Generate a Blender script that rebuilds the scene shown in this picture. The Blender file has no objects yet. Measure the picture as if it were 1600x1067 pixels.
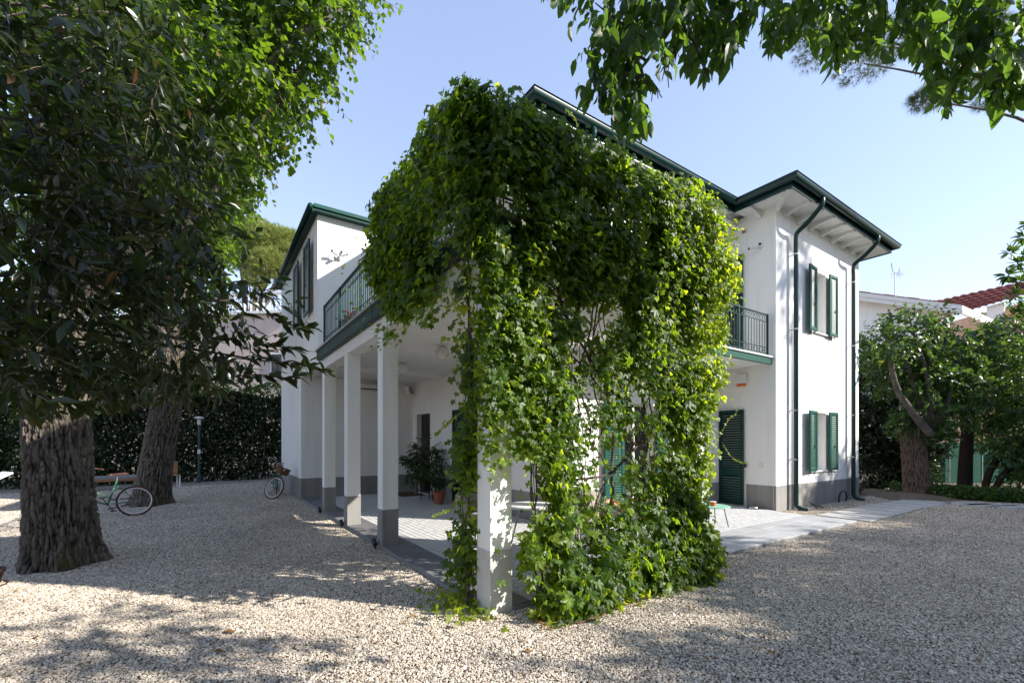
import bpy, math, random
import numpy as np
from mathutils import Vector, Matrix, noise

random.seed(7)
RNG = np.random.default_rng(11)
R = math.radians
S = bpy.context.scene
COL = S.collection

# ------------------------------------------------------------------ camera, sky, sun, exposure
CAM = (-2.153, -3.538, 1.6)
YAW = 34.095
cd = bpy.data.cameras.new('camera')
cam = bpy.data.objects.new('camera', cd)
COL.objects.link(cam)
cam.location = CAM
cam.rotation_euler = (R(90), 0, -R(YAW))
cd.sensor_width = 36
cd.lens = 36 * 704 / 1600
cd.shift_y = (691 - 533.5) / 1600
cd.clip_start = 0.05
cd.clip_end = 2000
S.camera = cam

SUN = Vector((.66, -.75, .56)).normalized()
w = bpy.data.worlds.new('World')
S.world = w
w.use_nodes = True
nt = w.node_tree
sky = nt.nodes.new('ShaderNodeTexSky')
sky.sky_type = 'NISHITA'
sky.sun_disc = False
sky.sun_elevation = math.asin(SUN.z)
sky.sun_rotation = math.atan2(SUN.x, SUN.y)
sky.air_density = 1.3
sky.dust_density = 0.1
sky.ozone_density = 1.2
bg = nt.nodes['Background']
bg.inputs[1].default_value = 0.15
tint = nt.nodes.new('ShaderNodeMix')
tint.data_type = 'RGBA'
tint.blend_type = 'MULTIPLY'
tint.inputs[0].default_value = 1
tint.inputs[7].default_value = (.92, .915, 1.08, 1)
soft = nt.nodes.new('ShaderNodeGamma')
soft.inputs[1].default_value = .63
nt.links.new(sky.outputs[0], soft.inputs[0])
nt.links.new(soft.outputs[0], tint.inputs[6])
nt.links.new(tint.outputs[2], bg.inputs[0])
ld = bpy.data.lights.new('sun', 'SUN')
ld.energy = 3.0
ld.angle = R(0.53)
ld.color = (1, .94, .85)
sun = bpy.data.objects.new('sun', ld)
COL.objects.link(sun)
sun.rotation_euler = (-SUN).to_track_quat('-Z', 'Y').to_euler()
sun.location = (20, -22, 16)
vs = S.view_settings
vs.view_transform = 'Standard'
vs.look = 'None'
vs.gamma = 1
vs.use_curve_mapping = False
vs.exposure = 1.66
S.render.engine = 'CYCLES'
S.cycles.max_bounces = 10
S.cycles.diffuse_bounces = 7
S.cycles.transmission_bounces = 6
S.cycles.transparent_max_bounces = 8
S.cycles.use_denoising = True
S.cycles.sample_clamp_indirect = 8

cy, sy = math.cos(R(YAW)), math.sin(R(YAW))


def W(px, py, d):
    """the place that stands d metres in front of the camera at this spot of the 1600 px wide view"""
    a = (px - 800) / 704 * d
    return np.array((CAM[0] + a * cy + d * sy, CAM[1] - a * sy + d * cy, 1.6 + (691 - py) / 704 * d))


# ------------------------------------------------------------------ materials
MATS = {}


def nodes(name):
    m = bpy.data.materials.new(name)
    m.use_nodes = True
    t = m.node_tree
    return m, t, t.nodes['Principled BSDF']


def ramp(t, stops):
    r = t.nodes.new('ShaderNodeValToRGB')
    el = r.color_ramp.elements
    while len(el) < len(stops):
        el.new(.5)
    for e, (p, c) in zip(el, stops):
        e.position = p
        e.color = (*c, 1)
    return r


def coords(t, kind='Object', scale=None):
    tc = t.nodes.new('ShaderNodeTexCoord')
    if scale is None:
        return tc.outputs[kind]
    mp = t.nodes.new('ShaderNodeMapping')
    mp.inputs['Scale'].default_value = scale
    t.links.new(tc.outputs[kind], mp.inputs[0])
    return mp.outputs[0]


def noisetex(t, co, scale, detail=6, rough=.6):
    n = t.nodes.new('ShaderNodeTexNoise')
    n.inputs['Scale'].default_value = scale
    n.inputs['Detail'].default_value = detail
    n.inputs['Roughness'].default_value = rough
    t.links.new(co, n.inputs['Vector'])
    return n.outputs['Fac']


def bump(t, bs, h, strength, dist):
    b = t.nodes.new('ShaderNodeBump')
    b.inputs['Strength'].default_value = strength
    b.inputs['Distance'].default_value = dist
    t.links.new(h, b.inputs['Height'])
    t.links.new(b.outputs[0], bs.inputs['Normal'])


def mat_noise(name, c1, c2, scale=4, rough=.8, bscale=60, bstr=.2, bdist=.01, metallic=0, stretch=None, lo=.3, hi=.7, spec=.4):
    if name in MATS:
        return MATS[name]
    m, t, bs = nodes(name)
    co = coords(t, 'Object', stretch)
    r = ramp(t, [(lo, c1), (hi, c2)])
    t.links.new(noisetex(t, co, scale), r.inputs[0])
    t.links.new(r.outputs[0], bs.inputs['Base Color'])
    bs.inputs['Roughness'].default_value = rough
    bs.inputs['Metallic'].default_value = metallic
    bs.inputs['Specular IOR Level'].default_value = spec
    if bstr:
        bump(t, bs, noisetex(t, co, bscale, 8), bstr, bdist)
    MATS[name] = m
    return m


def mat_leaf(name, stops, trans=.35, tcol=(.18, .3, .03), rough=.42, tint=None):
    m, t, bs = nodes(name)
    at = t.nodes.new('ShaderNodeAttribute')
    at.attribute_name = 'rnd'
    r = ramp(t, stops)
    t.links.new(at.outputs['Fac'], r.inputs[0])
    t.links.new(r.outputs[0], bs.inputs['Base Color'])
    bs.inputs['Roughness'].default_value = rough
    bs.inputs['Specular IOR Level'].default_value = .45
    tr = t.nodes.new('ShaderNodeBsdfTranslucent')
    tr.inputs[0].default_value = (*tcol, 1)
    mx = t.nodes.new('ShaderNodeMixShader')
    mx.inputs[0].default_value = trans
    t.links.new(bs.outputs[0], mx.inputs[1])
    t.links.new(tr.outputs[0], mx.inputs[2])
    t.links.new(mx.outputs[0], t.nodes['Material Output'].inputs[0])
    MATS[name] = m
    return m


def mat_gloss(name, c, rough=.35, var=.12, metallic=0, spec=.5):
    if name in MATS:
        return MATS[name]
    c2 = tuple(x * (1 - var) for x in c)
    return mat_noise(name, c2, c, 7, rough, 40, .05, .002, metallic, spec=spec)




def mat_wall(name, c1, c2, stain, lo=.52, hi=.78):
    m, t, bs = nodes(name)
    r = ramp(t, [(.25, c1), (.65, c2)])
    t.links.new(noisetex(t, coords(t), 1.1), r.inputs[0])
    k = ramp(t, [(lo, (1, 1, 1)), (hi, stain)])
    t.links.new(noisetex(t, coords(t, 'Object', (5, 5, .35)), 1.0, 7, .62), k.inputs[0])
    mx = t.nodes.new('ShaderNodeMix')
    mx.data_type = 'RGBA'
    mx.blend_type = 'MULTIPLY'
    mx.inputs[0].default_value = 1
    t.links.new(r.outputs[0], mx.inputs[6])
    t.links.new(k.outputs[0], mx.inputs[7])
    t.links.new(mx.outputs[2], bs.inputs['Base Color'])
    bs.inputs['Roughness'].default_value = .9
    bs.inputs['Specular IOR Level'].default_value = .3
    bump(t, bs, noisetex(t, coords(t), 90, 8), .22, .004)
    return m


M_WALL = mat_wall('white_plaster', (.775, .76, .725), (.835, .82, .785), (.88, .86, .82))
M_PLINTH = mat_wall('grey_plinth_render', (.22, .212, .20), (.30, .29, .275), (.72, .70, .67), .45, .75)
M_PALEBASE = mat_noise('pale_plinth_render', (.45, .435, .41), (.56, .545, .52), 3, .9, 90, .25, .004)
M_GREEN = mat_gloss('green_paint', (.005, .042, .034), .45, .25, 0, .2)
M_GUTTER = mat_gloss('gutter_green_paint', (.004, .032, .029), .3, .2, 0, .4)
M_GREENL = mat_gloss('sunlit_green_paint', (.009, .078, .058), .5, .25, 0, .2)  # lighter copy of the green paint, carrying the sunlit tone of shutters and fascias
M_WHITE = mat_gloss('white_paint', (.76, .755, .73), .5)
M_CREAM = mat_gloss('cream_blind', (.62, .59, .53), .7)
M_DARK = mat_gloss('dark_glass', (.012, .014, .016), .08)
M_BLACK = mat_gloss('black_rubber', (.015, .015, .016), .6)
M_STEEL = mat_gloss('brushed_steel', (.45, .46, .47), .3, metallic=1)
M_TERRA = mat_noise('roof_terracotta', (.22, .075, .05), (.36, .15, .10), 9, .85, 40, .3, .01)
M_TERRAL = mat_noise('neighbour_terracotta', (.17, .035, .025), (.27, .07, .045), 9, .85, 40, .3, .01)
M_POT = mat_noise('pot_terracotta', (.26, .08, .05), (.36, .12, .075), 9, .8, 40, .2, .004)
M_DOOR = mat_noise('dark_door_wood', (.012, .01, .009), (.03, .024, .02), 9, .4, 40, .2, .004)
M_MAT = mat_noise('coir_mat', (.06, .035, .02), (.11, .065, .035), 60, 1, 200, .6, .01)
M_WOOD = mat_noise('warm_wood', (.26, .12, .055), (.40, .20, .10), 3, .6, 30, .2, .003, stretch=(1, 12, 12))
M_WICK = mat_noise('grey_wicker', (.24, .21, .18), (.38, .34, .29), 60, .8, 120, .6, .006)
M_BASKET = mat_noise('brown_wicker', (.09, .035, .018), (.19, .08, .04), 70, .75, 130, .8, .006)
M_TAN = mat_noise('brown_leather', (.075, .03, .02), (.13, .055, .035), 12, .5, 60, .2, .003)
M_TYREBROWN = mat_noise('brown_tyre', (.075, .03, .022), (.11, .05, .035), 20, .8, 60, .2, .003)
M_BIKE = mat_gloss('bicycle_green_paint', (.045, .16, .07), .3)
M_PAVE = mat_noise('paver_light', (.44, .44, .435), (.56, .56, .555), 7, .75, 80, .2, .003)
M_JOINT = mat_noise('paver_joint', (.2, .2, .195), (.28, .28, .27), 20, .95, 90, .3, .004)
M_BORDER = mat_noise('dark_border_stone', (.115, .115, .12), (.19, .19, .2), 2.2, .7, 70, .2, .003)
M_BORDERL = mat_noise('grey_border_stone', (.33, .335, .34), (.45, .455, .46), 2.2, .7, 70, .2, .003)
M_STEP = mat_noise('stepping_stone', (.34, .335, .32), (.48, .475, .46), 2.5, .8, 70, .25, .004)
M_SOIL = mat_noise('bare_soil', (.10, .075, .05), (.21, .165, .115), 8, 1, 60, .8, .03)
M_FABRIC = mat_noise('pale_fabric', (.55, .54, .52), (.66, .65, .63), 30, .95, 200, .2, .003)
M_PINK = mat_noise('pink_render', (.50, .40, .35), (.60, .50, .45), 2, .9, 60, .2, .004)
M_PEACH = mat_noise('peach_render', (.55, .34, .24), (.64, .42, .31), 2, .9, 60, .2, .004)
M_VINEWOOD = mat_noise('vine_wood', (.045, .032, .024), (.13, .095, .07), 14, .9, 60, .5, .006)
M_TWIG = mat_noise('twig_wood', (.07, .05, .035), (.15, .115, .085), 14, .9, 60, .4, .004)
M_BRANCH = mat_noise('limb_bark', (.055, .045, .036), (.16, .135, .11), 5, .95, 30, .7, .02)
M_ORANGE = mat_gloss('orange_plastic', (.75, .14, .02), .4)
M_REDLEAF = mat_gloss('red_flower', (.35, .05, .05), .7)
M_MINT = mat_gloss('mint_paint', (.28, .55, .42), .4)
M_NET = mat_noise('green_netting', (.015, .10, .07), (.035, .17, .12), 30, .9, 260, .6, .01)
M_GLASSL = mat_gloss('opal_glass', (.72, .70, .67), .25)
M_LAMPG = mat_gloss('lamp_post_green', (.012, .05, .045), .4)

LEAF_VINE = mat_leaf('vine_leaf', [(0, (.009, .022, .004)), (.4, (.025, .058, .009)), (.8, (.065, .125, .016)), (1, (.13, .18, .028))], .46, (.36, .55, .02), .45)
LEAF_VINEL = mat_leaf('vine_leaf_lit', [(0, (.06, .12, .012)), (.6, (.11, .20, .018)), (1, (.20, .25, .035))], .52, (.66, .78, .03), .45)  # brighter leaf whose colour carries the sunlit yellow-green
LEAF_LIN = mat_leaf('linden_leaf', [(0, (.006, .016, .003)), (.6, (.013, .032, .006)), (.95, (.035, .07, .011)), (1, (.16, .12, .03))], .42, (.26, .44, .02), .40)
LEAF_MAG = mat_leaf('bay_leaf', [(0, (.006, .014, .004)), (.6, (.014, .028, .008)), (.97, (.026, .034, .010)), (1, (.12, .045, .015))], .28, (.12, .18, .025), .28)
LEAF_MAP = mat_leaf('boxelder_leaf', [(0, (.014, .034, .010)), (.6, (.026, .06, .015)), (1, (.045, .09, .02))], .40, (.22, .40, .03), .45)
LEAF_HEDGE = mat_leaf('hedge_leaf', [(0, (.008, .02, .008)), (.6, (.018, .038, .013)), (1, (.04, .07, .022))], .18, (.08, .14, .03), .33)
LEAF_BUSH = mat_leaf('bush_leaf', [(0, (.022, .052, .014)), (.6, (.045, .10, .024)), (.97, (.08, .15, .032)), (1, (.35, .27, .03))], .3, (.17, .30, .03), .38)
LEAF_IVY = mat_leaf('ground_ivy_leaf', [(0, (.016, .042, .010)), (.6, (.035, .08, .018)), (1, (.08, .14, .025))], .3, (.18, .32, .03), .35)
LEAF_PINE = mat_leaf('pine_needle', [(0, (.04, .06, .025)), (.6, (.07, .10, .035)), (1, (.12, .15, .05))], .25, (.2, .25, .06), .6)
LEAF_PINE2 = mat_leaf('umbrella_pine_needle', [(0, (.12, .16, .035)), (.6, (.21, .26, .06)), (1, (.30, .33, .09))], .25, (.35, .4, .08), .6)
LEAF_POT = mat_leaf('pot_plant_leaf', [(0, (.015, .04, .012)), (.6, (.03, .07, .02)), (1, (.06, .11, .03))], .25, (.1, .18, .03), .35)
LEAF_FALL = mat_leaf('fallen_leaf_skin', [(0, (.22, .11, .03)), (.6, (.36, .2, .05)), (1, (.2, .08, .03))], .25, (.4, .2, .04), .6)


def mat_bark(name, c1, c2, moss=True):
    m, t, bs = nodes(name)
    co = coords(t, 'Object')
    at = t.nodes.new('ShaderNodeAttribute')
    at.attribute_name = 'ridge'
    r = ramp(t, [(.1, c1), (.75, c2)])
    mth = t.nodes.new('ShaderNodeMath')
    mth.operation = 'MULTIPLY_ADD'
    n = noisetex(t, co, 14, 8)
    t.links.new(n, mth.inputs[0])
    mth.inputs[1].default_value = .55
    t.links.new(at.outputs['Fac'], mth.inputs[2])
    sub = t.nodes.new('ShaderNodeMath')
    sub.operation = 'SUBTRACT'
    t.links.new(mth.outputs[0], sub.inputs[0])
    sub.inputs[1].default_value = .25
    t.links.new(sub.outputs[0], r.inputs[0])
    last = r.outputs[0]
    if moss:
        mr = ramp(t, [(.56, (0, 0, 0)), (.7, (1, 1, 1))])
        t.links.new(noisetex(t, co, 1.6, 5), mr.inputs[0])
        mx = t.nodes.new('ShaderNodeMix')
        mx.data_type = 'RGBA'
        t.links.new(mr.outputs[0], mx.inputs[0])
        t.links.new(last, mx.inputs[6])
        mx.inputs[7].default_value = (.07, .075, .022, 1)
        last = mx.outputs[2]
    t.links.new(last, bs.inputs['Base Color'])
    bs.inputs['Roughness'].default_value = .95
    bs.inputs['Specular IOR Level'].default_value = .2
    bump(t, bs, noisetex(t, coords(t, 'Object', (3, 3, .7)), 22, 9), .8, .02)
    return m


M_BARK = mat_bark('furrowed_bark', (.006, .005, .004), (.165, .138, .112))
M_BARK2 = mat_bark('warm_bark', (.035, .024, .018), (.16, .11, .08), False)


def mat_gravel():
    m, t, bs = nodes('gravel_ground')
    co = coords(t, 'Object')
    v = t.nodes.new('ShaderNodeTexVoronoi')
    v.inputs['Scale'].default_value = 42
    t.links.new(co, v.inputs['Vector'])
    sep = t.nodes.new('ShaderNodeSeparateColor')
    t.links.new(v.outputs['Color'], sep.inputs[0])
    r = ramp(t, [(0, (.16, .13, .10)), (.3, (.41, .35, .28)), (.7, (.55, .48, .40)), (1, (.69, .635, .56))])
    t.links.new(sep.outputs[0], r.inputs[0])
    mx = t.nodes.new('ShaderNodeMix')
    mx.data_type = 'RGBA'
    mx.blend_type = 'MULTIPLY'
    mx.inputs[0].default_value = 1
    dr = ramp(t, [(.25, (1, 1, 1)), (.6, (.45, .43, .4))])
    t.links.new(v.outputs['Distance'], dr.inputs[0])
    t.links.new(r.outputs[0], mx.inputs[6])
    t.links.new(dr.outputs[0], mx.inputs[7])
    nz = ramp(t, [(.3, (.82, .8, .78)), (.7, (1, 1, 1))])
    t.links.new(noisetex(t, co, .6, 5), nz.inputs[0])
    m2 = t.nodes.new('ShaderNodeMix')
    m2.data_type = 'RGBA'
    m2.blend_type = 'MULTIPLY'
    m2.inputs[0].default_value = 1
    t.links.new(mx.outputs[2], m2.inputs[6])
    t.links.new(nz.outputs[0], m2.inputs[7])
    t.links.new(m2.outputs[2], bs.inputs['Base Color'])
    bs.inputs['Roughness'].default_value = .9
    inv = t.nodes.new('ShaderNodeMath')
    inv.operation = 'SUBTRACT'
    inv.inputs[0].default_value = 1
    t.links.new(v.outputs['Distance'], inv.inputs[1])
    bump(t, bs, inv.outputs[0], .9, .02)
    return m


def mat_pebble():
    m, t, bs = nodes('pebble_stone')
    oi = t.nodes.new('ShaderNodeObjectInfo')
    r = ramp(t, [(0, (.09, .07, .052)), (.1, (.29, .235, .178)), (.35, (.51, .435, .345)), (.8, (.66, .575, .475)), (1, (.79, .73, .65))])
    t.links.new(oi.outputs['Random'], r.inputs[0])
    at = t.nodes.new('ShaderNodeAttribute')
    at.attribute_type = 'INSTANCER'
    at.attribute_name = 'tone'
    mx = t.nodes.new('ShaderNodeMix')
    mx.data_type = 'RGBA'
    mx.blend_type = 'MULTIPLY'
    mx.inputs[0].default_value = 1
    t.links.new(r.outputs[0], mx.inputs[6])
    t.links.new(at.outputs['Fac'], mx.inputs[7])
    t.links.new(mx.outputs[2], bs.inputs['Base Color'])
    bs.inputs['Roughness'].default_value = .8
    bs.inputs['Specular IOR Level'].default_value = .3
    return m


M_GRAVEL = mat_gravel()
M_PEBBLE = mat_pebble()


# ------------------------------------------------------------------ mesh helpers
class MB:
    def __init__(s):
        s.v, s.f = [], []

    def add(s, v, f):
        o = len(s.v)
        s.v += [tuple(map(float, p)) for p in v]
        s.f += [tuple(i + o for i in q) for q in f]
        return s

    def box(s, x0, x1, y0, y1, z0, z1, c=0.0):
        if c <= 0:
            v = [(x, y, z) for z in (z0, z1) for y in (y0, y1) for x in (x0, x1)]
            return s.add(v, [(0, 2, 3, 1), (4, 5, 7, 6), (0, 1, 5, 4), (2, 6, 7, 3), (0, 4, 6, 2), (1, 3, 7, 5)])
        # chamfered top
        v = [(x0, y0, z0), (x1, y0, z0), (x1, y1, z0), (x0, y1, z0),
             (x0, y0, z1 - c), (x1, y0, z1 - c), (x1, y1, z1 - c), (x0, y1, z1 - c),
             (x0 + c, y0 + c, z1), (x1 - c, y0 + c, z1), (x1 - c, y1 - c, z1), (x0 + c, y1 - c, z1)]
        f = [(3, 2, 1, 0), (8, 9, 10, 11)]
        for i in range(4):
            j = (i + 1) % 4
            f += [(i, j, j + 4, i + 4), (i + 4, j + 4, j + 8, i + 8)]
        return s.add(v, f)

    def obox(s, M, hx, hy, hz):
        v = [M @ Vector((x, y, z)) for z in (-hz, hz) for y in (-hy, hy) for x in (-hx, hx)]
        return s.add(v, [(0, 2, 3, 1), (4, 5, 7, 6), (0, 1, 5, 4), (2, 6, 7, 3), (0, 4, 6, 2), (1, 3, 7, 5)])

    def quad(s, a, b, c, d):
        return s.add([a, b, c, d], [(0, 1, 2, 3)])

    def tube(s, pts, r, n=8, cap=True, up=None):
        pts = [Vector(p) for p in pts]
        rs = r if isinstance(r, (list, tuple, np.ndarray)) else [r] * len(pts)
        vs_, fs = [], []
        nrm = None
        for i, p in enumerate(pts):
            a = pts[max(i - 1, 0)]
            b = pts[min(i + 1, len(pts) - 1)]
            t = (b - a)
            if t.length < 1e-9:
                t = Vector((0, 0, 1))
            t.normalize()
            if nrm is None:
                nrm = t.orthogonal().normalized()
            else:
                nrm = nrm - t * nrm.dot(t)
                if nrm.length < 1e-6:
                    nrm = t.orthogonal()
                nrm.normalize()
            bi = t.cross(nrm)
            for k in range(n):
                an = 2 * math.pi * k / n
                vs_.append(p + (nrm * math.cos(an) + bi * math.sin(an)) * float(rs[i]))
        m = len(pts)
        for i in range(m - 1):
            for k in range(n):
                fs.append((i * n + k, i * n + (k + 1) % n, (i + 1) * n + (k + 1) % n, (i + 1) * n + k))
        if cap:
            fs.append(tuple(range(n - 1, -1, -1)))
            fs.append(tuple((m - 1) * n + k for k in range(n)))
        return s.add(vs_, fs)

    def lathe(s, c, prof, n=16):
        vs_, fs = [], []
        for r, z in prof:
            for k in range(n):
                a = 2 * math.pi * k / n
                vs_.append((c[0] + r * math.cos(a), c[1] + r * math.sin(a), c[2] + z))
        for i in range(len(prof) - 1):
            for k in range(n):
                fs.append((i * n + k, i * n + (k + 1) % n, (i + 1) * n + (k + 1) % n, (i + 1) * n + k))
        fs.append(tuple(range(n - 1, -1, -1)))
        fs.append(tuple((len(prof) - 1) * n + k for k in range(n)))
        return s.add(vs_, fs)

    def torus(s, M, rad, r, n=32, m=8, squash=1.0):
        vs_, fs = [], []
        for i in range(n):
            a = 2 * math.pi * i / n
            for j in range(m):
                b = 2 * math.pi * j / m
                q = rad + r * math.cos(b)
                vs_.append(M @ Vector((q * math.cos(a), r * math.sin(b) * squash, q * math.sin(a))))
        for i in range(n):
            for j in range(m):
                fs.append((i * m + j, i * m + (j + 1) % m, ((i + 1) % n) * m + (j + 1) % m, ((i + 1) % n) * m + j))
        return s.add(vs_, fs)


def worldloc(p):
    l = Vector((0, 0, 0))
    while p is not None:
        l += p.location
        p = p.parent
    return l


def obj(name, mb, mat, parent=None, smooth=False, local=False, bevel=0, kind=None, loc=None):
    me = bpy.data.meshes.new(name)
    v = np.array(mb.v, dtype=float)
    if parent is not None:
        o0 = np.zeros(3) if local else np.array(worldloc(parent))
        lo = np.zeros(3)
        v = v - o0
    else:
        lo = np.array(loc if loc is not None else ((v[:, 0].min() + v[:, 0].max()) / 2, (v[:, 1].min() + v[:, 1].max()) / 2, v[:, 2].min()))
        v = v - lo
    me.from_pydata(v.tolist(), [], mb.f)
    me.materials.append(mat)
    if smooth:
        me.polygons.foreach_set('use_smooth', [True] * len(me.polygons))
    o = bpy.data.objects.new(name, me)
    COL.objects.link(o)
    if parent is not None:
        o.parent = parent
    else:
        o.location = lo
    if bevel:
        b = o.modifiers.new('bevel', 'BEVEL')
        b.width = bevel
        b.segments = 2
        b.limit_method = 'ANGLE'
    if kind:
        o['kind'] = kind
    return o


def auto_smooth(o, ang=40):
    me = o.data
    me.polygons.foreach_set('use_smooth', [True] * len(me.polygons))
    me.set_sharp_from_angle(angle=R(ang))
    return o


def thing(name, label, cat, loc=(0, 0, 0), rz=0, group=None):
    o = bpy.data.objects.new(name, None)
    COL.objects.link(o)
    o.location = loc
    o.rotation_euler = (0, 0, rz)
    o.empty_display_size = .2
    o['label'] = label
    o['category'] = cat
    if group:
        o['group'] = group
    return o


def tag(o, label, cat, group=None):
    o['label'] = label
    o['category'] = cat
    if group:
        o['group'] = group
    return o


def dup(root, loc, rz=None, label=None):
    r = root.copy()
    COL.objects.link(r)
    r.location = loc
    if rz is not None:
        r.rotation_euler = (0, 0, rz)
    if label:
        r['label'] = label
    for ch in list(root.children):
        c = ch.copy()
        COL.objects.link(c)
        c.parent = r
        for g in list(ch.children):
            d = g.copy()
            COL.objects.link(d)
            d.parent = c
    return r


def place(name, src, parent, loc):
    """another piece with the same mesh; loc in the parent's own space"""
    o = bpy.data.objects.new(name, src.data)
    COL.objects.link(o)
    o.parent = parent
    o.location = loc
    return o


def unit(a):
    return a / np.maximum(np.linalg.norm(a, axis=-1, keepdims=True), 1e-9)


# leaf templates: vertices (x across, y along, z up) and triangles
def T_simple(wd=.28, fold=.08, droop=.1):
    v = np.array([(0, 0, 0), (-wd, .45, fold), (0, .5, -droop * .3), (wd, .45, fold), (0, 1, -droop)])
    f = np.array([(0, 2, 1), (0, 3, 2), (1, 2, 4), (2, 3, 4)])
    return v, f


def T_ovate(wd=.25, fold=.06, droop=.12, heart=0.0):
    v = np.array([(0, 0, 0), (-wd * .8, .2 - heart, fold), (0, .25, -.01), (wd * .8, .2 - heart, fold), (-wd, .5, fold * .8), (0, .55, -droop * .3), (wd, .5, fold * .8),
                  (-wd * .5, .8, -droop * .4), (wd * .5, .8, -droop * .4), (0, 1, -droop)])
    f = np.array([(0, 2, 1), (0, 3, 2), (1, 2, 5), (1, 5, 4), (2, 3, 6), (2, 6, 5), (4, 5, 7), (5, 6, 8), (7, 5, 9), (5, 8, 9)])
    return v, f


def T_palm(k=5, wd=.2):
    V, F = [], []
    sv, sf = T_simple(wd, .05, .12)
    angs = {5: (-105, -52, 0, 52, 105), 3: (-70, 0, 70)}[k]
    lens = {5: (.62, .88, 1, .88, .62), 3: (.8, 1, .8)}[k]
    for a, l in zip(angs, lens):
        a = R(a)
        p = sv * l
        x = p[:, 0] * math.cos(a) + p[:, 1] * math.sin(a)
        y = -p[:, 0] * math.sin(a) + p[:, 1] * math.cos(a)
        V.append(np.stack([x, y, p[:, 2] - .05 * abs(math.sin(a))], 1))
        F.append(sf + 5 * len(F))
    return np.concatenate(V), np.concatenate(F)


def T_tuft(n=16, seed=3, wd=.012):
    r = np.random.default_rng(seed)
    V, F = [], []
    for i in range(n):
        d = unit(np.array([r.normal() * .6, .8 + r.random() * .5, r.normal() * .6]))
        sx = unit(np.cross(d, r.normal(size=3)))
        b = d * .05
        V += [b - sx * wd, b + sx * wd, d * (.75 + .25 * r.random())]
        F.append((3 * i, 3 * i + 1, 3 * i + 2))
    return np.array(V), np.array(F)


def T_fold(wd=.27, fold=.09, droop=.1):
    v = np.array([(0, 0, 0), (-wd, .47, fold), (wd, .47, fold), (0, 1, -droop)])
    return v, np.array([(0, 3, 1), (0, 2, 3)])


def T_palm_light(wd=.30):
    V, F = [], []
    sv, sf = T_fold(wd, .05, .14)
    for a, l in zip((-105, -52, 0, 52, 105), (.62, .88, 1, .88, .62)):
        a = R(a)
        p = sv * l
        V.append(np.stack([p[:, 0] * math.cos(a) + p[:, 1] * math.sin(a), -p[:, 0] * math.sin(a) + p[:, 1] * math.cos(a), p[:, 2] - .05 * abs(math.sin(a))], 1))
        F.append(sf + 4 * len(F))
    return np.concatenate(V), np.concatenate(F)


TP_FOLD = T_fold()
TP_CREEPL = T_palm_light(.32)
TP_SIMPLE = T_simple()
TP_WIDE = T_simple(.36, .06, .15)
TP_HEART = T_ovate(.42, .06, .14, .08)
TP_LONG = T_ovate(.175, .05, .14)
TP_BOX = T_ovate(.24, .05, .16)
TP_CREEP = T_palm(5, .30)
TP_CREEP3 = T_palm(3, .34)
TP_TUFT = T_tuft()


def frames(D, N):
    y = unit(D)
    z = N - y * (N * y).sum(1, keepdims=True)
    z = unit(z)
    x = np.cross(y, z)
    return x, y, z


def leaves(name, P, D, N, size, tpl, mat, parent=None, rnd=None, kind='stuff', loc=None):
    tv, tf = tpl
    n = len(P)
    x, y, z = frames(D, N)
    sz = np.asarray(size).reshape(n, 1, 1)
    vv = P[:, None, :] + sz * (tv[None, :, 0:1] * x[:, None, :] + tv[None, :, 1:2] * y[:, None, :] + tv[None, :, 2:3] * z[:, None, :])
    k = len(tv)
    ff = (tf[None, :, :] + (np.arange(n) * k)[:, None, None]).reshape(-1, 3)
    vv = vv.reshape(-1, 3)
    o0 = np.array(worldloc(parent)) if parent is not None else (np.array(loc) if loc is not None else np.zeros(3))
    vv = vv - o0
    me = bpy.data.meshes.new(name)
    me.vertices.add(len(vv))
    me.vertices.foreach_set('co', vv.astype(np.float32).ravel())
    me.loops.add(len(ff) * 3)
    me.loops.foreach_set('vertex_index', ff.astype(np.int32).ravel())
    me.polygons.add(len(ff))
    me.polygons.foreach_set('loop_start', np.arange(0, len(ff) * 3, 3, dtype=np.int32))
    a = me.attributes.new('rnd', 'FLOAT', 'POINT')
    if rnd is None:
        rnd = RNG.random(n)
    a.data.foreach_set('value', np.repeat(rnd, k).astype(np.float32))
    me.materials.append(mat)
    me.update(calc_edges=True)
    o = bpy.data.objects.new(name, me)
    COL.objects.link(o)
    if parent is not None:
        o.parent = parent
    else:
        o.location = o0
    if kind:
        o['kind'] = kind
    return o


_leafmesh = {}


def leaf_parts(P, D, N, size, tpl, mat, parent, key, names='leaf'):
    """each leaf an object of its own; a few shared meshes carry the colour variation"""
    x, y, z = frames(D, N)
    o0 = np.array(worldloc(parent))
    for i in range(len(P)):
        q = i % 6
        kk = (key, q)
        if kk not in _leafmesh:
            me = bpy.data.meshes.new(names)
            me.from_pydata(tpl[0].tolist(), [], [tuple(map(int, t)) for t in tpl[1]])
            a = me.attributes.new('rnd', 'FLOAT', 'POINT')
            a.data.foreach_set('value', np.full(len(tpl[0]), (q + .5) / 6.5, dtype=np.float32))
            me.materials.append(mat)
            _leafmesh[kk] = me
        o = bpy.data.objects.new(names, _leafmesh[kk])
        COL.objects.link(o)
        o.parent = parent
        s = float(size[i])
        p = P[i] - o0
        o.matrix_basis = Matrix(((x[i, 0] * s, y[i, 0] * s, z[i, 0] * s, p[0]), (x[i, 1] * s, y[i, 1] * s, z[i, 1] * s, p[1]),
                                 (x[i, 2] * s, y[i, 2] * s, z[i, 2] * s, p[2]), (0, 0, 0, 1)))


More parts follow.
